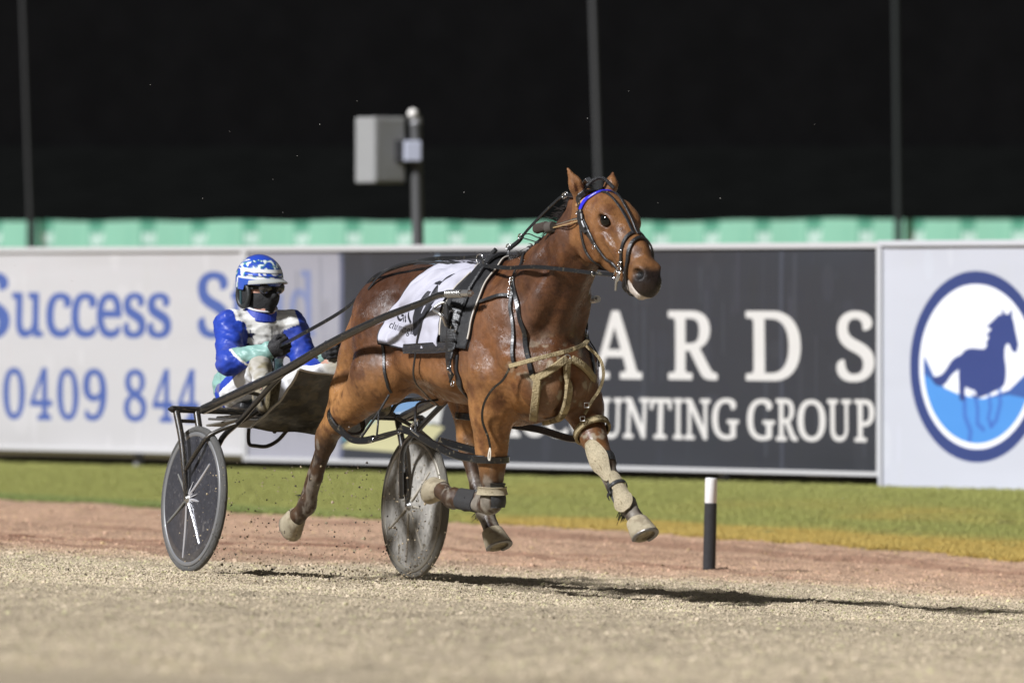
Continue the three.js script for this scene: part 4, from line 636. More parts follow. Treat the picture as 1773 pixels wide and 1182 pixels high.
  part('jacket', bodyMesh(jacket, .0055, silk, null, crease(.016)), phys({ vertexColors: true, roughness: .42, specularIntensity: .6, sheen: .3, sheenRoughness: .4, sheenColor: lin(.4, .4, .45) }), driver);
  const collar = []; for (let i = 0; i <= 30; i++) { const a = i / 30 * 6.2832; collar.push([J.neck[0] + .014 + Math.cos(a) * .074, J.neck[1] + .030 - Math.cos(a) * .026, J.neck[2] + Math.sin(a) * .076]); }
  part('collar', band(collar.map((p) => V(...p)), collar.map((p) => V(p[0] - J.neck[0], .02, p[2] - J.neck[2]).normalize()), .052, .009), std({ color: lin(.016, .04, .33), roughness: .55 }), driver);
  part('collar_piping', tube(collar.map(([a, b, c]) => [a * 1 + (a - J.neck[0]) * .03, b + .027, c + (c - J.neck[2]) * .03]), .0045, 6, 60), std({ color: lin(.7, .7, .72), roughness: .6 }), driver);
  // trousers with a blue stripe
  const pants = [cone(J.pel, .120, [J.pel[0], J.pel[1] + .03, J.pel[2]], .112, .05, 1.15)]; for (const s of ['r', 'l']) pants.push(cone(J['h' + s], .092, J['k' + s], .053, .05), cone(J['k' + s], .050, J['a' + s], .044, .03));
  const knee = (x, y, z) => Math.min(Math.hypot(x - J.kr[0], y - J.kr[1], z - J.kr[2]), Math.hypot(x - J.kl[0], y - J.kl[1], z - J.kl[2]));
  part('trousers', bodyMesh(pants, .006, (x, y, z) => { const out = z - mix(.17, .215, clamp((x + .42) / .4)), [dr] = dist([x, y, z], J.hr, J.kr); let c = (dr < .13 && out > .055 && y > mix(.90, 1.07, clamp((x + .42) / .4)) - .02) || (dr < .13 && out > .05 && x < -.40) ? BLUE : [.74, .74, .76]; const mud = clamp(smooth(.10, .05, knee(x, y, z)) * .8 + smooth(.0, .12, x) * .4 + smooth(.55, .7, fbm(x * 12, y * 12, z * 12, 3)) * .5); const k = .9 + .2 * fbm(x * 30, y * 30, z * 30, 3); return [0, 1, 2].map((i) => mix(c[i], [.23, .20, .13][i], mud) * k); }, null, crease(.014)), phys({ vertexColors: true, roughness: .7, specularIntensity: .4 }), driver);
  // boots braced on the rests, soles caked with mud
  const mudSole = std({ map: speckle([.66, .60, .45], [.42, .37, .26], 15, .5, 14), roughness: .95, bumpMap: grain, bumpScale: .012 });
  for (const s of ['r', 'l']) { const a = J['a' + s], B = [cone([a[0] - .04, a[1] + .055, a[2] - .01], .050, a, .050, .03), cone(a, .048, [a[0] + .05, a[1] - .035, a[2]], .040, .03), cone([a[0] + .05, a[1] - .03, a[2]], .038, [a[0] + .085, a[1] + .10, a[2] + .006], .032, .04)]; const b = part('boot', bodyMesh(B, .006, (x, y, z) => { const m = smooth(.4, .6, fbm(x * 25, y * 25, z * 25, 3)); return [mix(.03, .24, m), mix(.028, .205, m), mix(.025, .14, m)]; }), std({ vertexColors: true, roughness: .7 }), driver);
    const g = box(.030, .165, .066, .014), p = g.attributes.position; for (let i = 0; i < p.count; i++) { p.setZ(i, p.getZ(i) * (1 + .12 * Math.sin(p.getY(i) * 22))); p.setX(i, p.getX(i) + (noise(p.getY(i) * 90, p.getZ(i) * 90, 3) - .5) * .008); } g.computeVertexNormals(); g.rotateZ(-.26); g.translate(a[0] + .105, a[1] + .025, a[2] + .003); part('sole', g, mudSole, b); }
  // gloved hands closed round the reins: palm, four bent fingers, thumb
  const fist = (w, fwd, up, side) => { // wrist, direction of the forearm, thumb-up direction, direction of the palm
    const F = V(...fwd).normalize(), U = V(...up); U.addScaledVector(F, -U.dot(F)).normalize(); const S = V(...side); S.addScaledVector(F, -S.dot(F)).addScaledVector(U, -S.dot(U)).normalize(); const W = V(...w), q = (f, u, s) => W.clone().addScaledVector(F, f).addScaledVector(U, u).addScaledVector(S, s).toArray();
    const B = [cone(q(-.075, 0, 0), .037, q(-.03, 0, 0), .038, .02), cone(q(-.035, 0, 0), .036, q(.005, 0, 0), .031, .02), cone(q(.0, .008, -.002), .026, q(.062, .022, -.006), .019, .02), cone(q(.0, -.012, -.002), .025, q(.056, -.026, -.004), .017, .02), cone(q(.02, 0, 0), .026, q(.055, 0, -.006), .020, .02)];
    [[.030, .068, .0118, 1], [.010, .074, .0125, 1.04], [-.010, .070, .0118, 1], [-.029, .060, .0105, .9]].forEach(([u, f, r, l]) => { const k = q(f, u, -.010), a = q(f + .020 * l, u * .98, .020 * l), b = q(f + .002, u * .95, .043 * l), c = q(f - .022, u * .92, .037 * l); B.push(cone(k, r * 1.08, a, r, .006), cone(a, r, b, r * .94, .005), cone(b, r * .94, c, r * .85, .005)); });
    B.push(cone(q(.012, .026, .006), .0155, q(.045, .046, .026), .0125, .008), cone(q(.045, .046, .026), .0125, q(.070, .040, .046), .0108, .004)); return B;
  };
  const leatherGlove = phys({ color: lin(.026, .025, .026), roughness: .6, specularIntensity: .5, bumpMap: grain, bumpScale: .003 });
  part('hand', bodyMesh(fist(J.wr, [.75, .22, -.55], [.1, .9, .35], [-.2, 0, -1]), .0032), leatherGlove, driver);
  part('hand', bodyMesh(fist(J.wl, [.85, .25, -.25], [-.2, 1, .1], [.1, -.1, 1]), .0032), leatherGlove, driver);
  // face mask, goggles, helmet
  const black = phys({ color: lin(.024, .024, .025), roughness: .7, specularIntensity: .4, bumpMap: grain, bumpScale: .002 });
  const mask = [ell(hd(.014, -.036, 0), [.080, .074, .070], .03, HR), ell(hd(.058, -.096, 0), [.028, .024, .030], .03, HR), cone(hd(.088, .004, 0), .013, hd(.107, -.024, 0), .0175, .025), ell(hd(.076, -.060, 0), [.020, .014, .028], .025, HR), cone(hd(.0, -.07, 0), .060, hd(-.015, -.16, 0), .066, .04)];
  part('face_mask', bodyMesh(mask, .005, null, null, (x, y, z) => (fbm(x * 30, y * 40, z * 30, 2) - .5) * .006), black, driver);
  const gog = []; for (const s of [1, -1]) { gog.push(ell(hd(.080, .012, .035 * s), [.029, .034, .042], .02, [0, HY + .25 * s, 0])); } part('goggles', bodyMesh(gog, .004), phys({ color: lin(.035, .032, .032), roughness: .16, clearcoat: 1, clearcoatRoughness: .08 }), driver);
  const gs = []; for (let i = 0; i <= 24; i++) { const a = mix(-2.2, 2.2, i / 24); gs.push(V(...hd(Math.cos(a) * .100, .014, Math.sin(a) * .083))); } part('goggle_strap', band(gs, gs.map((p) => p.clone().sub(V(...HC)).setY(0).normalize()), .020, .004), black, driver);
  const hg = new THREE.SphereGeometry(1, 96, 48, 0, 6.2832, 0, 1.78), hp = hg.attributes.position, hc = new Float32Array(hp.count * 3);
  for (let i = 0; i < hp.count; i++) {
    let x = hp.getX(i), y = hp.getY(i), z = hp.getZ(i); const lat = y, ang = Math.atan2(z, x); const drop = y < 0 ? -y * (x < .1 ? 1.5 : .2) : 0; hp.setXYZ(i, x * .128, y * .118 - drop * .09 * (x < .2 ? 1 : 0), z * .108);
    const sw = lat * 3.2 + .9 * Math.sin(ang * 1.6 + lat * 4) + (fbm(x * 2.4 + lat * 2, y * 4, z * 2.4, 2) - .5) * 2.2, st = ((sw % 1) + 1) % 1; let c = lat > .80 ? [.014, .055, .42] : lat > .30 && x > -.2 && lat < .46 ? [.70, .71, .70] : st < .42 ? [.72, .73, .74] : st < .54 ? [.10, .30, .30] : [.015, .07, .46];
    if (lat > .45 && lat < .82 && x > .15) { const m = fbm(x * 7, y * 7, z * 7 + 8, 2); c = m > .60 ? [.62, .68, .66] : m > .50 ? [.03, .14, .19] : [.014, .05, .36]; }
    if (x > .1 && (Math.abs(lat - .17) < .025 || Math.abs(lat - .30) < .018)) c = [.03, .04, .05];
    if (lat < .12 && lat > -.35 && x > -.3) c = lat > .02 ? [.7, .71, .72] : [.02, .08, .42]; hc.set(c, i * 3);
  }
  hg.setAttribute('color', new THREE.BufferAttribute(hc, 3)); hg.computeVertexNormals(); const hb = V(...hd(-.008, .056, 0)); hg.rotateZ(-.10); hg.rotateY(HY); hg.translate(hb.x, hb.y, hb.z);
  const hel = part('helmet', hg, phys({ vertexColors: true, roughness: .3, clearcoat: .9, clearcoatRoughness: .12, side: THREE.DoubleSide }), driver);
  const visor = []; { const P = [], I = [], n = 24; for (let k = 0; k < 2; k++) for (let j = 0; j <= 3; j++) for (let i = 0; i <= n; i++) { const a = mix(-1.25, 1.25, i / n), q = j / 3, ext = .036 * Math.pow(Math.cos(a * .95), .8) * q; P.push(...hd((.124 + ext) * Math.cos(a) - .006, .056 - .016 * q - .010 * (1 - Math.cos(a)) - k * .006, (.106 + ext * .6) * Math.sin(a))); } const S = (n + 1) * 4; for (let j = 0; j < 3; j++) for (let i = 0; i < n; i++) for (const k of [0, 1]) { const a = k * S + j * (n + 1) + i, b = a + 1, c = a + n + 1, d = c + 1; k ? I.push(a, c, b, b, c, d) : I.push(a, b, c, b, d, c); } for (let i = 0; i < n; i++) { const a = 3 * (n + 1) + i; I.push(a, a + 1, a + S, a + 1, a + 1 + S, a + S); } const g = new THREE.BufferGeometry(); g.setAttribute('position', new THREE.BufferAttribute(new Float32Array(P), 3)); g.setIndex(I); const o = g.toNonIndexed(); o.computeVertexNormals(); visor.push(o); }
  part('visor', visor, phys({ color: lin(.38, .39, .37), roughness: .4, clearcoat: .5, side: THREE.DoubleSide }), hel);
  for (const s of [1, -1]) { const R = []; for (let i = 0; i <= 24; i++) { const a = i / 24 * 6.2832; R.push(hd(-.022 + Math.cos(a) * .042, -.022 + Math.sin(a) * .055, .088 * s)); } part('ear_guard', tube(R, .013, 10, 48, true), phys({ color: lin(.018, .020, .020), roughness: .5 }), hel); part('ear_pad', (() => { const g = new THREE.SphereGeometry(1, 20, 14); g.scale(.052, .062, .016); g.rotateY(HY); const q = hd(-.030, -.028, .080 * s); g.translate(...q); return g; })(), black, hel); part('chin_strap', band([hd(.0, -.06, .086 * s), hd(.03, -.10, .062 * s), hd(.05, -.125, .02 * s)].map((p) => V(...p)), [V(0, 0, s), V(.3, -.4, s), V(.3, -1, .3 * s)], .014, .003), black, hel); }
  { const g = []; for (let i = 0; i <= 20; i++) { const a = mix(1.75, 4.53, i / 20); g.push(V(...hd(Math.cos(a) * .112 - .005, -.035 - .0 * i, Math.sin(a) * .094))); } part('neck_guard', band(g, g.map((p) => p.clone().sub(V(...HC)).setY(0).normalize()), .085, .014), phys({ color: lin(.02, .05, .06), roughness: .5 }), hel); }
}
// ---------------------------------------------------------------- harness; every strap is laid on the horse's hide
// a strap along guide points, pulled onto the hide and lifted by off
function onHide(pts, w, t = .004, off = .003, n) {
  const c = new THREE.CatmullRomCurve3(pts.map((p) => V(...p)), false, 'centripetal'), m = n ?? Math.max(8, Math.ceil(c.getLength() / .012)), P = [], N = [];
  for (let i = 0; i <= m; i++) { const [q, nn] = onSurface(horseBody, c.getPointAt(i / m), off + t * .5); P.push(q); N.push(nn); }
  return band(P, N, w, t);
}
function hang(pts, w, t = .004, normal = V(-.3, .2, 1)) { const c = new THREE.CatmullRomCurve3(pts.map((p) => V(...p)), false, 'centripetal'), m = Math.ceil(c.getLength() / .012) + 4, P = [], N = []; for (let i = 0; i <= m; i++) { P.push(c.getPointAt(i / m)); N.push(normal.clone()); } return band(P, N, w, t); }
// a sheet on the hide: f(u, v) gives a guide point
function sheetOn(nu, nv, f, off, thick, closed = false) {
  const P = [], U = [], I = [], S = (nu + 1) * (nv + 1), pts = [], nor = [];
  for (let j = 0; j <= nv; j++) for (let i = 0; i <= nu; i++) { const u = i / nu, v = j / nv, [q, n] = onSurface(horseBody, f(u, v), 0, 6); const o = typeof off === 'function' ? off(u, v) : off; pts.push(q.addScaledVector(n, o)); nor.push(n); }
  for (let k = 0; k < 2; k++) for (let q = 0; q < S; q++) { const p = pts[q].clone().addScaledVector(nor[q], k ? -thick : 0); P.push(p.x, p.y, p.z); U.push((q % (nu + 1)) / nu, 1 - Math.floor(q / (nu + 1)) / nv); }
  const id = (k, i, j) => k * S + j * (nu + 1) + i, e = (a, b) => I.push(a, a + S, b, b, a + S, b + S);
  for (let j = 0; j < nv; j++) for (let i = 0; i < nu; i++) for (const k of [0, 1]) { const a = id(k, i, j), b = id(k, i + 1, j), c = id(k, i, j + 1), d = id(k, i + 1, j + 1); k ? I.push(a, b, c, b, d, c) : I.push(a, c, b, b, c, d); }
  for (let i = 0; i < nu; i++) { e(id(0, i, 0), id(0, i + 1, 0)); e(id(0, i + 1, nv), id(0, i, nv)); } if (!closed) for (let j = 0; j < nv; j++) { e(id(0, 0, j + 1), id(0, 0, j)); e(id(0, nu, j), id(0, nu, j + 1)); }
  const g = new THREE.BufferGeometry(); g.setAttribute('position', new THREE.BufferAttribute(new Float32Array(P), 3)); g.setAttribute('uv', new THREE.BufferAttribute(new Float32Array(U), 2)); g.setIndex(I); g.computeVertexNormals(); return g;
}
// a cuff round a limb from a to b, between two angles (0 = forwards, 90 = to the horse's right)
function cuff(a, b, r0, a0, a1, off, thick, edge = () => 0) {
  const A = V(...a), B = V(...b), ax = B.clone().sub(A), L = ax.length(); ax.normalize(); const fw = V(1, 0, 0).addScaledVector(ax, -ax.x).normalize(), sd = ax.clone().cross(fw).normalize(); if (sd.z < 0) sd.negate();
  return sheetOn(32, 18, (u, v) => { if (edge === 'oval') u = .5 + (u - .5) * Math.sqrt(1 - .92 * (2 * v - 1) ** 2); const th = mix(a0, a1, u) * Math.PI / 180, t = v + (edge === 'oval' ? 0 : edge(u, v)); return A.clone().addScaledVector(ax, t * L).addScaledVector(fw, Math.cos(th) * r0).addScaledVector(sd, Math.sin(th) * r0); }, off, thick);
}
const buckle = (p, n, along, s = .012) => { const g = new THREE.TorusGeometry(s, s * .17, 6, 4); g.rotateZ(Math.PI / 4); const N = V(...n).normalize(), T = V(...along); T.addScaledVector(N, -T.dot(N)).normalize(); const X = T.clone().cross(N); g.applyMatrix4(new THREE.Matrix4().makeBasis(X, T, N).setPosition(V(...p))); return g; };
const ringAt = (p, n, R = .02, r = .003) => { const g = ring(R, r, 28); g.applyMatrix4(new THREE.Matrix4().lookAt(V(0, 0, 0), V(...n), V(0, 1, .01)).setPosition(V(...p))); return g; };
const muddy = std({ map: speckle([.60, .54, .41], [.40, .35, .25], 83, .58, 14), roughness: .95, bumpMap: grain, bumpScale: .004 });
const bootTan = phys({ map: speckle([.70, .65, .54], [.50, .45, .34], 91, .62, 3), roughness: .65, bumpMap: grain, bumpScale: .002 });
const greyFelt = std({ color: lin(.085, .085, .083), roughness: .85, bumpMap: grain, bumpScale: .003 }), darkFelt = std({ color: lin(.035, .034, .034), roughness: .85, bumpMap: grain, bumpScale: .003 }), chrome = std({ color: lin(.72, .72, .72), metalness: 1, roughness: .18 }), whiteCord = std({ color: lin(.62, .58, .50), roughness: .7 });
const leather = M.leather, wornLeather = phys({ map: speckle([.055, .055, .058], [.30, .27, .21], 95, .66, 20), roughness: .35, clearcoat: .7, clearcoatRoughness: .22 });

{ // saddle pad and girth
  const t = thing('harness_saddle', 'black padded harness saddle with pale piping strapped behind the withers', 'harness saddle', HORSE);
  const arc = (x0, x1, a) => { const th = mix(-1.75, 1.75, a); return V(mix(x0, x1, 0) + .02 * Math.sin(Math.abs(th)), 1.2 + .36 * Math.cos(th), .36 * Math.sin(th)); };
  part('saddle_pad', sheetOn(72, 14, (u, v) => { const p = arc(0, 0, u), k = Math.abs(u - .5) * 2; p.x += mix(-.05, .165, v) + .03 * k * k - .03 * smooth(.25, 0, k); return p; }, (u, v) => .016 + .010 * Math.sin(v * 3.14) + .006 * (fbm(u * 30, v * 4, 2, 2) - .5), .014), phys({ color: lin(.013, .013, .014), roughness: .5, clearcoat: .2, bumpMap: grain, bumpScale: .002 }), t);
  for (const dx of [-.05, .165]) for (const s of [1, -1]) { const q = []; for (let i = 0; i <= 16; i++) { const u = mix(.5, s > 0 ? .96 : .04, i / 16), k = Math.abs(u - .5) * 2, p = arc(0, 0, u); q.push([p.x + dx + .03 * k * k - .03 * smooth(.25, 0, k), p.y, p.z]); } const P = q.map((p) => onSurface(horseBody, V(...p), .017)[0]); part('piping', tube(P, .0045, 8, 60), phys({ color: lin(.50, .46, .40), roughness: .35, clearcoat: .5 }), t); }
  part('saddle_tree', onHide([[.05, 1.30, -.22], [.055, 1.42, -.15], [.06, 1.50, 0], [.066, 1.42, .15], [.068, 1.30, .22]], .085, .014, .030), leather, t);
  for (const s of [1, -1]) {
    part('saddle_flap', onHide([[.066, 1.36, .19 * s], [.075, 1.27, .24 * s], [.078, 1.16, .262 * s], [.082, 1.06, .262 * s], [.12, .985, .265 * s]], .062, .010, .028), leather, t);
    part('girth_strap', onHide([[.10, 1.08, .262 * s], [.135, .97, .265 * s], [.13, .90, .20 * s], [.12, .84, .08 * s], [.12, .83, 0]], .055, .008, .006), leather, t);
    for (const [x, y, z] of [[.10, 1.03, .30], [.13, .96, .29], [.075, 1.22, .29]]) part('buckle', buckle(onSurface(horseBody, V(x, y, z * s), .036)[0].toArray(), [0, .2, s], [.1, 1, 0], .016), chrome, t);
    for (let i = 0; i < 7; i++) { const y = mix(1.29, 1.02, i / 6); part('keeper', onHide([[.052 + .01 * i * .6, y, .26 * s], [.118 + .01 * i * .5, y - .006, .26 * s]], .012, .006, .036, 6), i % 2 ? leather : chrome, t); }
    const tr = onSurface(horseBody, V(.0, 1.50, .055 * s), .05)[0]; part('terret', ringAt(tr.toArray(), [.25, .1, 1], .021, .0035), chrome, t);
    part('tug_loop', tube([[.06, 1.33, .30 * s], [.03, 1.30, .345 * s], [.10, 1.27, .345 * s], [.075, 1.22, .30 * s]], .007, 8, 24, true), M.steel, t);
    part('tug_plate', pose(box(.032, .10, .010), .07, 1.275, .302 * s, 0, 0, .1), leather, t);
    part('pull_strap', onHide([[.16, 1.345, .23 * s], [.26, 1.352, .24 * s], [.34, 1.357, .228 * s], [.43, 1.372, .196 * s]], .018, .005, .008), leather, t);
  }
  part('saddle_hook', tube([[.10, 1.50, .0], [.11, 1.545, .0], [.135, 1.555, .0], [.142, 1.535, .0]], .005, 8), chrome, t);
  part('saddle_horn', tube([[-.07, 1.50, .03], [-.02, 1.53, .02], [.02, 1.575, .0]], [.011, .012, .011], 10, 16), leather, t); part('saddle_horn', tube([[.16, 1.50, -.02], [.07, 1.535, -.01], [.00, 1.545, .01]], [.014, .013, .011], 10, 16), leather, t);
  part('back_strap', onHide([[-.02, 1.49, 0], [-.3, 1.5, .02], [-.65, 1.5, .0], [-.88, 1.42, 0], [-.97, 1.30, 0]], .022, .005, .006), leather, t);
  part('crupper_strap', hang([[-.12, 1.50, .03], [-.34, 1.515, .09], [-.54, 1.51, .16], [-.66, 1.46, .21], [-.72, 1.39, .245]], .016, .005, V(0, .6, .8)), leather, t);
  part('loin_strap', onHide([[-.535, 1.16, .281], [-.52, 1.07, .277], [-.506, .935, .264]], .014, .004, .004), leather, t);
  part('flank_strap', onHide([[-.114, 1.30, .24], [-.15, 1.22, .28], [-.185, 1.12, .285], [-.213, 1.02, .279], [-.313, .909, .152], [-.40, .87, .05]], .012, .004, .026), leather, t);
}
{ // cloth under the saddle with the club's print
  const t = thing('saddle_cloth', 'white saddle cloth with dark number and club lettering hanging over the near flank', 'saddle cloth', HORSE);
  const tex = canvasTex(1024, 1024, (c, W, H) => {
    c.fillStyle = '#a9a8b3'; c.fillRect(0, 0, W, H); c.strokeStyle = '#16161c'; c.lineWidth = 34; c.strokeRect(-6, 0, W + 40, H + 4);
    c.fillStyle = '#15151d'; c.save(); c.translate(690, 640); c.scale(.8, 1); c.beginPath(); c.ellipse(0, 30, 150, 235, .1, 0, 7); c.fill(); c.fillStyle = '#a9a8b3'; c.beginPath(); c.moveTo(-28, -260); c.lineTo(8, -250); c.lineTo(-6, 60); c.lineTo(-24, 60); c.fill(); c.fillRect(-160, -260, 150, 120); c.restore();
    c.fillStyle = '#15151d'; c.save(); c.translate(640, 380); c.rotate(.12); c.fillRect(-140, 0, 260, 46); c.fillRect(70, -180, 54, 190); c.restore();
    c.font = 'bold 84px sans-serif'; c.save(); c.translate(84, 862); c.rotate(.05); c.scale(.92, 1); c.fillText('club menangle', 0, 0); c.restore();
    c.lineWidth = 24; c.strokeStyle = '#15151d'; c.beginPath(); c.arc(205, 725, 48, .4, 5.4); c.stroke(); c.beginPath(); c.moveTo(205, 725); c.lineTo(250, 725); c.stroke();
    for (let i = 0; i < 3; i++) { c.beginPath(); c.moveTo(360 + i * 70, 700); c.quadraticCurveTo(375 + i * 70, 745, 420 + i * 70, 790); c.stroke(); }
  });
  // u from the rear hem to the saddle, v from the spine to the lower hem
  const rear = [[-.36, 1.495, .0], [-.40, 1.44, .15], [-.45, 1.35, .217], [-.525, 1.26, .25], [-.545, 1.19, .276], [-.535, 1.135, .281]], front = [[-.0, 1.49, .0], [-.03, 1.45, .11], [-.03, 1.36, .20], [-.045, 1.27, .255], [-.035, 1.20, .272], [-.01, 1.125, .278]];
  const cr = new THREE.CatmullRomCurve3(rear.map((p) => V(...p))), cf = new THREE.CatmullRomCurve3(front.map((p) => V(...p)));
  for (const s of [1, -1]) {
    const g = sheetOn(60, 60, (u, v) => { const p = cr.getPointAt(v).lerp(cf.getPointAt(v), u); p.z *= s; p.y -= .018 * Math.sin(u * 3.14) * v; return p; }, (u, v) => .014 + .030 * Math.abs(fbm(u * 3.6 + v * 2.6, v * 3.0 - u * 2.6, 5, 3) - .5) * 2 + .012 * Math.sin((u * 1.3 + v) * 11) * (u + .4) * smooth(0, .3, v) * smooth(1, .7, v) + .008 * smooth(.8, 1, v), .003);
    if (s < 0) { const uv = g.attributes.uv; for (let i = 0; i < uv.count; i++) uv.setX(i, 1 - uv.getX(i)); }
    part('cloth', g, phys({ map: tex, roughness: .6, sheen: .3, sheenColor: lin(.6, .6, .7), side: THREE.DoubleSide }), t);
    part('lead_pocket', sheetOn(20, 8, (u, v) => V(mix(-.30, .05, u), mix(1.138, 1.090, v) + .012 * u, .28 * s), (u, v) => .030 + .004 * Math.sin(v * 3.14), .012), phys({ map: speckle([.16, .16, .175], [.42, .38, .31], 99, .70, 7), roughness: .45 }), t);
  }
}
{ // breastplate
  const t = thing('breastplate', 'black and mud caked breastplate straps across the chest', 'breastplate', HORSE);
  part('neck_strap', onHide([[.40, 1.46, .15], [.37, 1.50, .12], [.33, 1.53, .0], [.37, 1.50, -.12], [.40, 1.46, -.15]], .020, .005, .005), leather, t);
  for (const s of [1, -1]) {
    part('shoulder_strap', onHide([[.395, 1.447, .152 * s], [.452, 1.34, .196 * s], [.497, 1.208, .22 * s], [.552, 1.037, .25 * s]], .015, .005, .005), leather, t);
    part('shoulder_strap', onHide([[.40, 1.447, .144 * s], [.488, 1.287, .172 * s], [.573, 1.155, .191 * s], [.638, .998, .204 * s]], .022, .005, .006), wornLeather, t);
    for (const p of s < 0 ? [] : [[.405, 1.435, .15], [.41, 1.42, .155], [.435, 1.372, .19], [.42, 1.39, .178]]) part('buckle', buckle(onSurface(horseBody, V(p[0], p[1], p[2] * s), .013)[0].toArray(), [.5, .2, .8 * s], [-.2, 1, 0], .011), chrome, t);
    part('padded_strap', onHide([[.652, .985, .184 * s], [.676, 1.025, .115 * s], [.690, 1.085, .015 * s]], .034, .017, .005), muddy, t);
    part('strap_end', onHide([[.636, 1.00, .205 * s], [.648, .97, .19 * s]], .024, .007, .008, 6), muddy, t);
  }
  part('padded_strap', onHide([[.655, .975, .184], [.641, .93, .18], [.60, .87, .16], [.54, .83, .12], [.46, .80, .07]], .036, .017, .005), muddy, t);
  part('padded_strap', onHide([[.690, 1.085, .010], [.695, 1.02, .008], [.69, .95, .012], [.66, .88, .01], [.58, .82, .0], [.45, .77, 0]], .036, .017, .005), muddy, t);
  part('chest_strap', hang([[.556, 1.04, .262], [.62, 1.06, .218], [.675, 1.082, .155], [.700, 1.105, .06], [.690, 1.128, -.03], [.655, 1.148, -.09], [.60, 1.16, -.135]], .020, .007, V(.8, .1, .5)), muddy, t);
  part('ring', ringAt(onSurface(horseBody, V(.69, 1.09, .01), .016)[0].toArray(), [1, .2, .2], .014, .0035), M.steel, t);
}
{ // hopples: a loop round each leg, joined along each side, on thin hangers
  const loop = (t, c, ax, R, n, mat, w = .030) => { const A = V(...ax).normalize(), X = V(0, 0, 1).addScaledVector(A, -A.z).normalize(), Y = A.clone().cross(X), P = [], N = []; for (let i = 0; i <= 40; i++) { const a = i / 40 * 6.2832, d = X.clone().multiplyScalar(Math.cos(a) * R[0]).addScaledVector(Y, Math.sin(a) * R[1]); P.push(V(...c).add(d)); N.push(d.clone().normalize()); } part('leg_loop', band(P, N, w, .013), mat, t); };
  for (const s of [1, -1]) {
    const t = thing('hopples', s > 0 ? 'black hopple straps linking the trailing hind leg to the folded foreleg' : 'mud caked hopple straps round the outstretched foreleg', 'hopples', HORSE);
    if (s > 0) {
      loop(t, [-.935, .775, .235], [-.62, -.55, .0], [.085, .098], 0, wornLeather, .034); loop(t, [.235, .612, .165], [-.05, -1, -.02], [.082, .088], 0, wornLeather, .032);
      part('side_strap', hang([[-.86, .74, .325], [-.72, .69, .335], [-.62, .685, .33], [-.54, .695, .325]], .034, .012), wornLeather, t);
      part('link_strap', tube([[-.56, .695, .325], [-.46, .715, .315], [-.33, .735, .305]], .008, 8, 12), wornLeather, t); part('link_strap', tube([[-.55, .683, .325], [-.45, .70, .32], [-.34, .728, .305]], .007, 8, 12), wornLeather, t);
      part('link_clip', ringAt([-.33, .735, .307], [0, .3, 1], .014, .004), chrome, t); part('link_clip', ringAt([-.555, .69, .328], [0, .3, 1], .015, .004), chrome, t);
      part('side_strap', hang([[-.33, .745, .305], [-.22, .725, .30], [-.08, .675, .28], [.08, .63, .262], [.22, .615, .25], [.28, .612, .225]], .036, .013), wornLeather, t);
      part('side_strap', hang([[-.16, .69, .20], [-.02, .665, .17], [.12, .64, .14]], .034, .012), wornLeather, t);
      part('hanger', onHide([[-.506, .935, .264], [-.50, .90, .25]], .012, .004, .004, 6), leather, t); part('hanger', tube([[-.50, .90, .262], [-.53, .82, .30], [-.575, .76, .32], [-.63, .70, .335]], .006, 8, 16), leather, t); part('hanger', tube([[-.53, .82, .30], [-.50, .75, .325], [-.51, .70, .325]], .005, 8, 12), leather, t);
      part('hanger', tube([[-.40, .875, .06], [-.34, .86, .20], [-.22, .80, .29], [-.20, .73, .30]], .006, 8, 16), leather, t); part('hanger', tube([[-.20, .79, .29], [-.24, .75, .303], [-.17, .71, .297]], .006, 8, 12), chrome, t);
      part('hanger', hang([[.556, 1.03, .262], [.52, .98, .272], [.44, .93, .285], [.37, .86, .285], [.34, .79, .272], [.34, .71, .24], [.325, .66, .22]], .011, .004, V(.6, .1, .8)), wornLeather, t); part('cord_knot', tube([[.325, .67, .222], [.331, .64, .222], [.325, .605, .224], [.321, .62, .228], [.325, .665, .222]], .0038, 6, 20), whiteCord, t);
    } else {
      loop(t, [.595, .745, -.16], [.62, -.72, .02], [.080, .088], 0, muddy, .034);
      part('hanger', hang([[.645, 1.135, -.095], [.68, 1.07, -.15], [.685, 1.0, -.165], [.672, .93, -.15], [.665, .88, -.115], [.65, .82, -.085]], .014, .005, V(.8, .1, .4)), muddy, t);
      part('buckle', buckle([.668, .862, -.085], [.7, 0, .5], [0, 1, 0], .015), M.steel, t); part('buckle', buckle([.648, .80, -.075], [.7, 0, .5], [0, 1, 0], .014), M.steel, t);
      part('side_strap', hang([[.52, .72, -.235], [.20, .70, -.30], [-.10, .74, -.30], [-.33, .76, -.26]], .034, .012), wornLeather, t); loop(t, [-.43, .79, -.17], [-.05, -1, .1], [.09, .10], 0, wornLeather, .034);
    }
  }
}
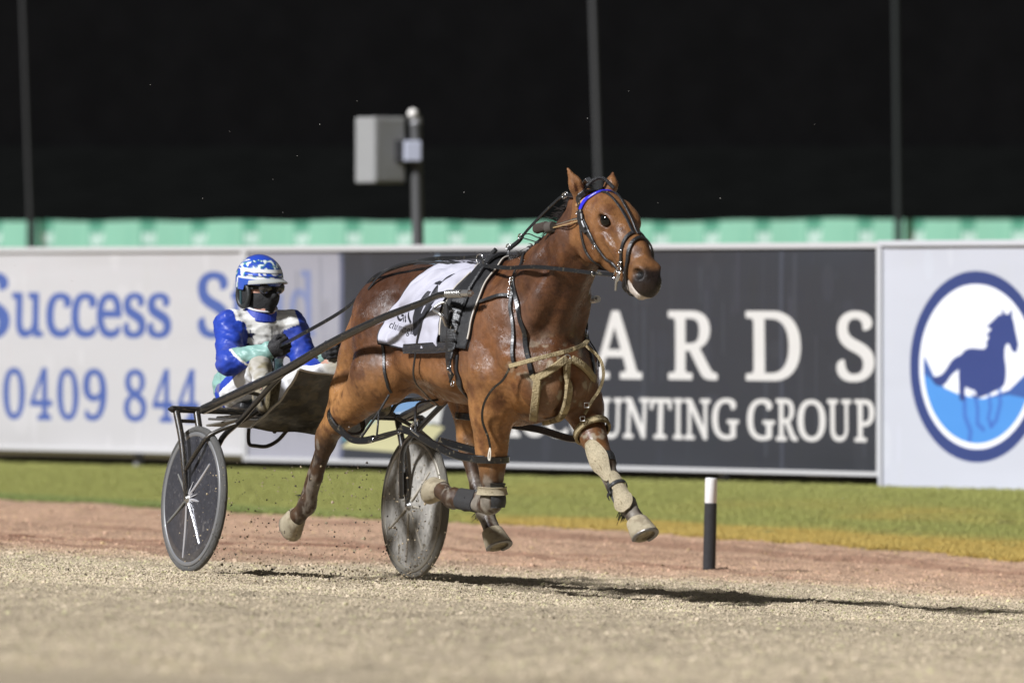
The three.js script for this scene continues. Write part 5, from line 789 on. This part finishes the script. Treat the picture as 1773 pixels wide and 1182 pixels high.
{ // leg boots
  const on = (name, label, parts) => { const t = thing(name, label, 'leg boot', HORSE); parts.forEach(([n, g, m]) => part(n, g, m, t)); };
  on('knee_boot', 'tan knee boot on the outstretched foreleg', [['shell', cuff([.64, .675, -.155], [.80, .51, -.15], .075, 15, 118, .011, .009, 'oval'), bootTan], ['edge_binding', cuff([.70, .62, -.153], [.735, .58, -.152], .075, -160, 160, .006, .003), leather]]);
  on('tendon_boot', 'long tan and grey tendon boot below the knee of the outstretched foreleg', [['liner', cuff([.80, .51, -.15], [.90, .415, -.15], .06, -178, 178, .004, .004), greyFelt], ['shell', cuff([.775, .535, -.15], [.90, .415, -.15], .065, -30, 75, .011, .007, 'oval'), bootTan], ['cup', cuff([.845, .47, -.15], [.95, .37, -.15], .07, 0, 112, .016, .008, 'oval'), bootTan], ['strap', cuff([.82, .492, -.15], [.832, .481, -.15], .065, -170, 170, .017, .003), leather]]);
  on('knee_boot', 'muddy knee boot with tan strap on the folded foreleg', [['guard', cuff([.235, .50, .152], [.232, .38, .15], .085, -40, 40, .014, .008), leather], ['strap', cuff([.228, .487, .152], [.226, .448, .151], .075, -60, 110, .022, .006), bootTan], ['buckle', buckle(onSurface(horseBody, V(.19, .47, .23), .018)[0].toArray(), [-.2, 0, 1], [1, .1, 0], .014), chrome]]);
  on('tendon_boot', 'grey tendon boot on the cannon of the folded foreleg', [['liner', cuff([.10, .40, .155], [-.03, .412, .162], .062, -178, 178, .004, .004), darkFelt], ['shell', cuff([.12, .40, .155], [-.07, .417, .163], .07, 180, 290, .008, .006, 'oval'), greyFelt], ['strap', cuff([.03, .405, .16], [.01, .405, .16], .065, -175, 175, .015, .003), leather]]);
}
{ // bridle
  const t = thing('bridle', 'black racing bridle with bright blue browband on the horse head', 'bridle', HORSE);
  const blue = phys({ color: lin(.022, .022, .62), roughness: .35, clearcoat: .5 });
  part('browband', onHide([[.897, 1.75, .092], [.915, 1.79, .074], [.955, 1.828, .03], [.962, 1.836, -.02], [.935, 1.815, -.075], [.91, 1.77, -.10]], .022, .007, .004), blue, t);
  for (const s of [1, -1]) {
    part('crown_strap', onHide([[.892, 1.75, .093 * s], [.875, 1.80, .09 * s], [.872, 1.835, .06 * s], [.865, 1.86, 0]], .026, .006, .003), leather, t);
    part('cheek_strap', onHide([[.897, 1.745, .094 * s], [.925, 1.705, .097 * s], [.965, 1.66, .099 * s], [1.005, 1.605, .09 * s], [1.055, 1.55, .074 * s], [1.10, 1.50, .062 * s], [1.135, 1.475, .058 * s]], [.030, .034, .026, .018, .016, .016], .006, .004), leather, t);
    part('blinker', onHide([[.905, 1.745, .096 * s], [.93, 1.69, .098 * s], [.965, 1.645, .098 * s]], [.030, .046, .036, .018], .010, .008), leather, t);
    part('throat_lash', onHide([[.878, 1.80, .088 * s], [.90, 1.72, .10 * s], [.915, 1.63, .098 * s], [.935, 1.56, .085 * s], [.97, 1.515, .05 * s], [.985, 1.50, .0]], .014, .004, .004), leather, t);
    part('bit_ring', ringAt([1.165, 1.452, .072 * s], [-.1, .1, 1 * s], .028, .0035), chrome, t); part('bit_ring', ringAt([1.185, 1.475, .073 * s], [-.1, .1, 1 * s], .018, .003), chrome, t);
    part('bit_arm', tube([[1.185, 1.462, .074 * s], [1.17, 1.425, .076 * s], [1.155, 1.385, .072 * s]], [.008, .007, .004], 8), M.steel, t);
    part('nose_cheek', onHide([[1.185, 1.478, .062 * s], [1.20, 1.53, .063 * s], [1.205, 1.58, .060 * s], [1.205, 1.62, .042 * s], [1.21, 1.645, .02 * s]], .018, .007, .006), leather, t);
    part('face_strap', onHide([[.945, 1.825, .022 * s], [1.02, 1.80, .018 * s], [1.10, 1.75, .014 * s], [1.17, 1.69, .012 * s], [1.22, 1.645, .012 * s]], .012, .005, .004), leather, t);
    part('lip_strap', onHide([[1.195, 1.475, .060 * s], [1.215, 1.43, .055 * s], [1.205, 1.385, .04 * s], [1.19, 1.365, 0]], .013, .005, .006), leather, t);
    for (const [p, a] of [[[1.203, 1.56, .062], [0, 1, 0]], [[1.195, 1.51, .063], [0, 1, 0]], [[1.02, 1.585, .087], [.7, -.7, 0]], [[.897, 1.735, .098], [0, 1, 0]]]) part('buckle', buckle(onSurface(horseBody, V(p[0], p[1], p[2] * s), .016)[0].toArray(), [.2, .1, s], a, .011), chrome, t);
  }
  part('noseband', onHide([[1.16, 1.385, 0], [1.185, 1.41, .045], [1.225, 1.46, .062], [1.243, 1.50, .062], [1.245, 1.56, .052], [1.247, 1.60, .038], [1.25, 1.625, 0], [1.247, 1.60, -.038], [1.245, 1.56, -.052], [1.243, 1.50, -.062], [1.225, 1.46, -.062], [1.185, 1.41, -.045], [1.16, 1.385, 0]], .018, .008, .006), leather, t);
  part('poll_strap', tube([[.87, 1.83, .07], [.885, 1.885, .02], [.90, 1.895, -.02], [.935, 1.85, -.06]], .009, 8, 20), leather, t); part('poll_strap', onHide([[.86, 1.77, .10], [.90, 1.79, .075], [.94, 1.82, .05]], .014, .005, .004), std({ color: lin(.35, .20, .09), roughness: .6 }), t);
  part('poll_fitting', pose(box(.05, .022, .03), .86, 1.875, .04, .3, 0, .6), chrome, t);
}
{ // overcheck, from the saddle hook up the neck to the poll
  const t = thing('overcheck_rein', 'black overcheck rein rising from the saddle hook to the poll', 'strap', HORSE);
  part('strap', hang([[.205, 1.605, .0], [.33, 1.665, .02], [.46, 1.715, .045], [.60, 1.775, .06], [.72, 1.815, .075], [.86, 1.815, .09]], .017, .006, V(0, .4, 1)), wornLeather, t);
  part('strap_doubled', hang([[.13, 1.575, .0], [.17, 1.592, .0], [.23, 1.615, .004], [.27, 1.636, .01]], .020, .012, V(0, .4, 1)), leather, t);
  part('clip', tube([[.14, 1.525, .0], [.137, 1.55, .004], [.132, 1.58, .0]], .006, 8), chrome, t); part('ring', ringAt([.128, 1.585, 0], [.2, 0, 1], .013, .003), chrome, t); part('ring', ringAt([.245, 1.632, .008], [.2, 0, 1], .012, .004), chrome, t);
  for (const q of [.0, .02]) part('buckle', ringAt([.73 + q, 1.815 + q * .3, .078], [0, 0, 1], .012, .003), chrome, t);
  part('loose_end', tube([[.245, 1.63, .01], [.33, 1.645, .02], [.44, 1.625, .02], [.50, 1.64, .02]], .0028, 6, 20), leather, t); part('loose_end', tube([[.245, 1.63, .01], [.34, 1.62, .03], [.46, 1.60, .03]], .0028, 6, 20), leather, t);
}
{ // roll that hangs beside the neck, tied to the bridle
  const t = thing('ear_plug_roll', 'small brown fuzzy roll with cords on the upper neck', 'roll', HORSE);
  const g = new THREE.CapsuleGeometry(.024, .07, 10, 22), p = g.attributes.position; for (let i = 0; i < p.count; i++) { const k = 1 + .10 * (noise(p.getX(i) * 220, p.getY(i) * 220, p.getZ(i) * 220) - .5); p.setXYZ(i, p.getX(i) * k, p.getY(i) * k, p.getZ(i) * k); } g.computeVertexNormals(); g.rotateZ(Math.PI / 2 + .12); g.translate(.60, 1.672, .115); part('roll', g, std({ color: lin(.085, .062, .050), roughness: 1, bumpMap: grain, bumpScale: .006 }), t);
  part('cap', tube([[.655, 1.67, .115], [.70, 1.675, .113]], [.027, .024], 14, 2), std({ color: lin(.06, .05, .042), roughness: .9 }), t);
  part('cord', tube([[.70, 1.68, .116], [.80, 1.695, .118], [.905, 1.715, .106]], .0035, 6, 16), chrome, t); part('cord', tube([[.70, 1.67, .116], [.80, 1.682, .118], [.905, 1.70, .106]], .0028, 6, 16), std({ color: lin(.4, .27, .13), roughness: .5 }), t); part('cord_end', tube([[.86, 1.705, .115], [.905, 1.712, .106]], .006, 8), chrome, t);
}
{ // driving reins, from the hands through the terrets to the bit; the far one runs behind the horse
  const H = (p) => V(...p).applyMatrix4(HORSE.matrixWorld), D = (p) => V(...p).applyMatrix4(DRIVERFRAME.matrixWorld); HORSE.updateMatrixWorld(); DRIVERFRAME.updateMatrixWorld();
  for (const s of [1, -1]) {
    const t = thing('driving_rein', s > 0 ? 'black driving rein on the near side, along the shaft and neck to the bit ring' : 'black driving rein from the driver raised hand passing behind the horse', 'rein', null);
    const tr = onSurface(horseBody, V(.0, 1.50, .055 * s), .05)[0].toArray(), P = s > 0 ? [D([-.01, 1.105, .145]), D([.30, 1.17, .16]), D([.75, 1.31, .12]), H([-.70, 1.455, .21]), H([-.60, 1.495, .16]), H([-.42, 1.53, .09]), H([-.2, 1.535, .06]), H(tr), H([.12, 1.50, .12]), H([.25, 1.495, .16]), H([.42, 1.488, .185]), H([.62, 1.492, .165]), H([.82, 1.48, .13]), H([1.0, 1.465, .10]), H([1.14, 1.456, .074])]
      : [D([-.02, 1.09, -.165]), D([.20, 1.17, -.17]), D([.60, 1.27, -.20]), H([-.80, 1.42, -.26]), H([-.42, 1.53, -.09]), H(tr), H([.25, 1.50, -.16]), H([.62, 1.49, -.165]), H([1.0, 1.465, -.10]), H([1.14, 1.456, -.074])];
    const c = new THREE.CatmullRomCurve3(P, false, 'centripetal'), n = 200, Q = [], N = []; for (let i = 0; i <= n; i++) { Q.push(c.getPointAt(i / n)); N.push(H([0, .25, 1.0 * s]).sub(H([0, 0, 0]))); } part('strap', band(Q, N, .019, .005), wornLeather, t);
    const B = H([1.02, 1.464, .104 * s]); part('keeper', ringAt(B.toArray(), [.7, 0, .5], .012, .003), chrome, t);
    const tail = s > 0 ? [D([-.01, 1.08, .15]), D([.02, .98, .17]), D([-.05, .90, .19])] : [D([-.03, 1.06, -.15]), D([.0, .98, -.14]), D([.05, .80, -.13]), D([.08, .72, -.14])]; part('rein_tail', tube(tail, .006, 8, 20), leather, t);
  }
}
{ // clods and crumbs kicked up between the wheels
  const r = rng(88), N = 1500, g = new THREE.IcosahedronGeometry(1, 0), p = g.attributes.position; for (let i = 0; i < p.count; i++) { const k = .6 + .8 * h3(Math.round(p.getX(i) * 40), Math.round(p.getY(i) * 40), Math.round(p.getZ(i) * 40)); p.setXYZ(i, p.getX(i) * k, p.getY(i) * k, p.getZ(i) * k); } g.computeVertexNormals();
  const im = new THREE.InstancedMesh(g, std({ color: 0xffffff, roughness: 1 }), N), m = new THREE.Matrix4(), q = new THREE.Quaternion(), e = new THREE.Euler(), c = new THREE.Color();
  for (let i = 0; i < N; i++) { const a = r(), far = a > .97, x = far ? mix(-2.4, 1.6, r()) : mix(-1.48, -.35, r()) + (r() - .5) * .2, z = far ? mix(-1, 2, r()) : mix(-.2, 1.3, r()), y = far ? mix(.3, 2.4, r()) : .02 + .55 * Math.pow(r(), 2.6), s = far ? mix(.0012, .0022, r()) : mix(.0018, .006, r() * r()) * (r() < .06 ? 1.8 : 1); e.set(r() * 6, r() * 6, r() * 6); q.setFromEuler(e); m.compose(V(x, y, z), q, V(s, s, s)); im.setMatrixAt(i, m); const d = r() < .4; im.setColorAt(i, far ? c.setRGB(.5, .48, .45) : d ? c.setRGB(.07, .055, .04) : c.setRGB(.36, .29, .19)); }
  im.name = 'flying_dirt'; im.userData.kind = 'stuff'; im.userData.label = 'specks of soil flying up between the wheels and the trailing hoof'; scene.add(im);
}
scene.traverse((o) => { if (o.isMesh) { o.castShadow = true; o.receiveShadow = true; } });
renderer.render(scene, camera);
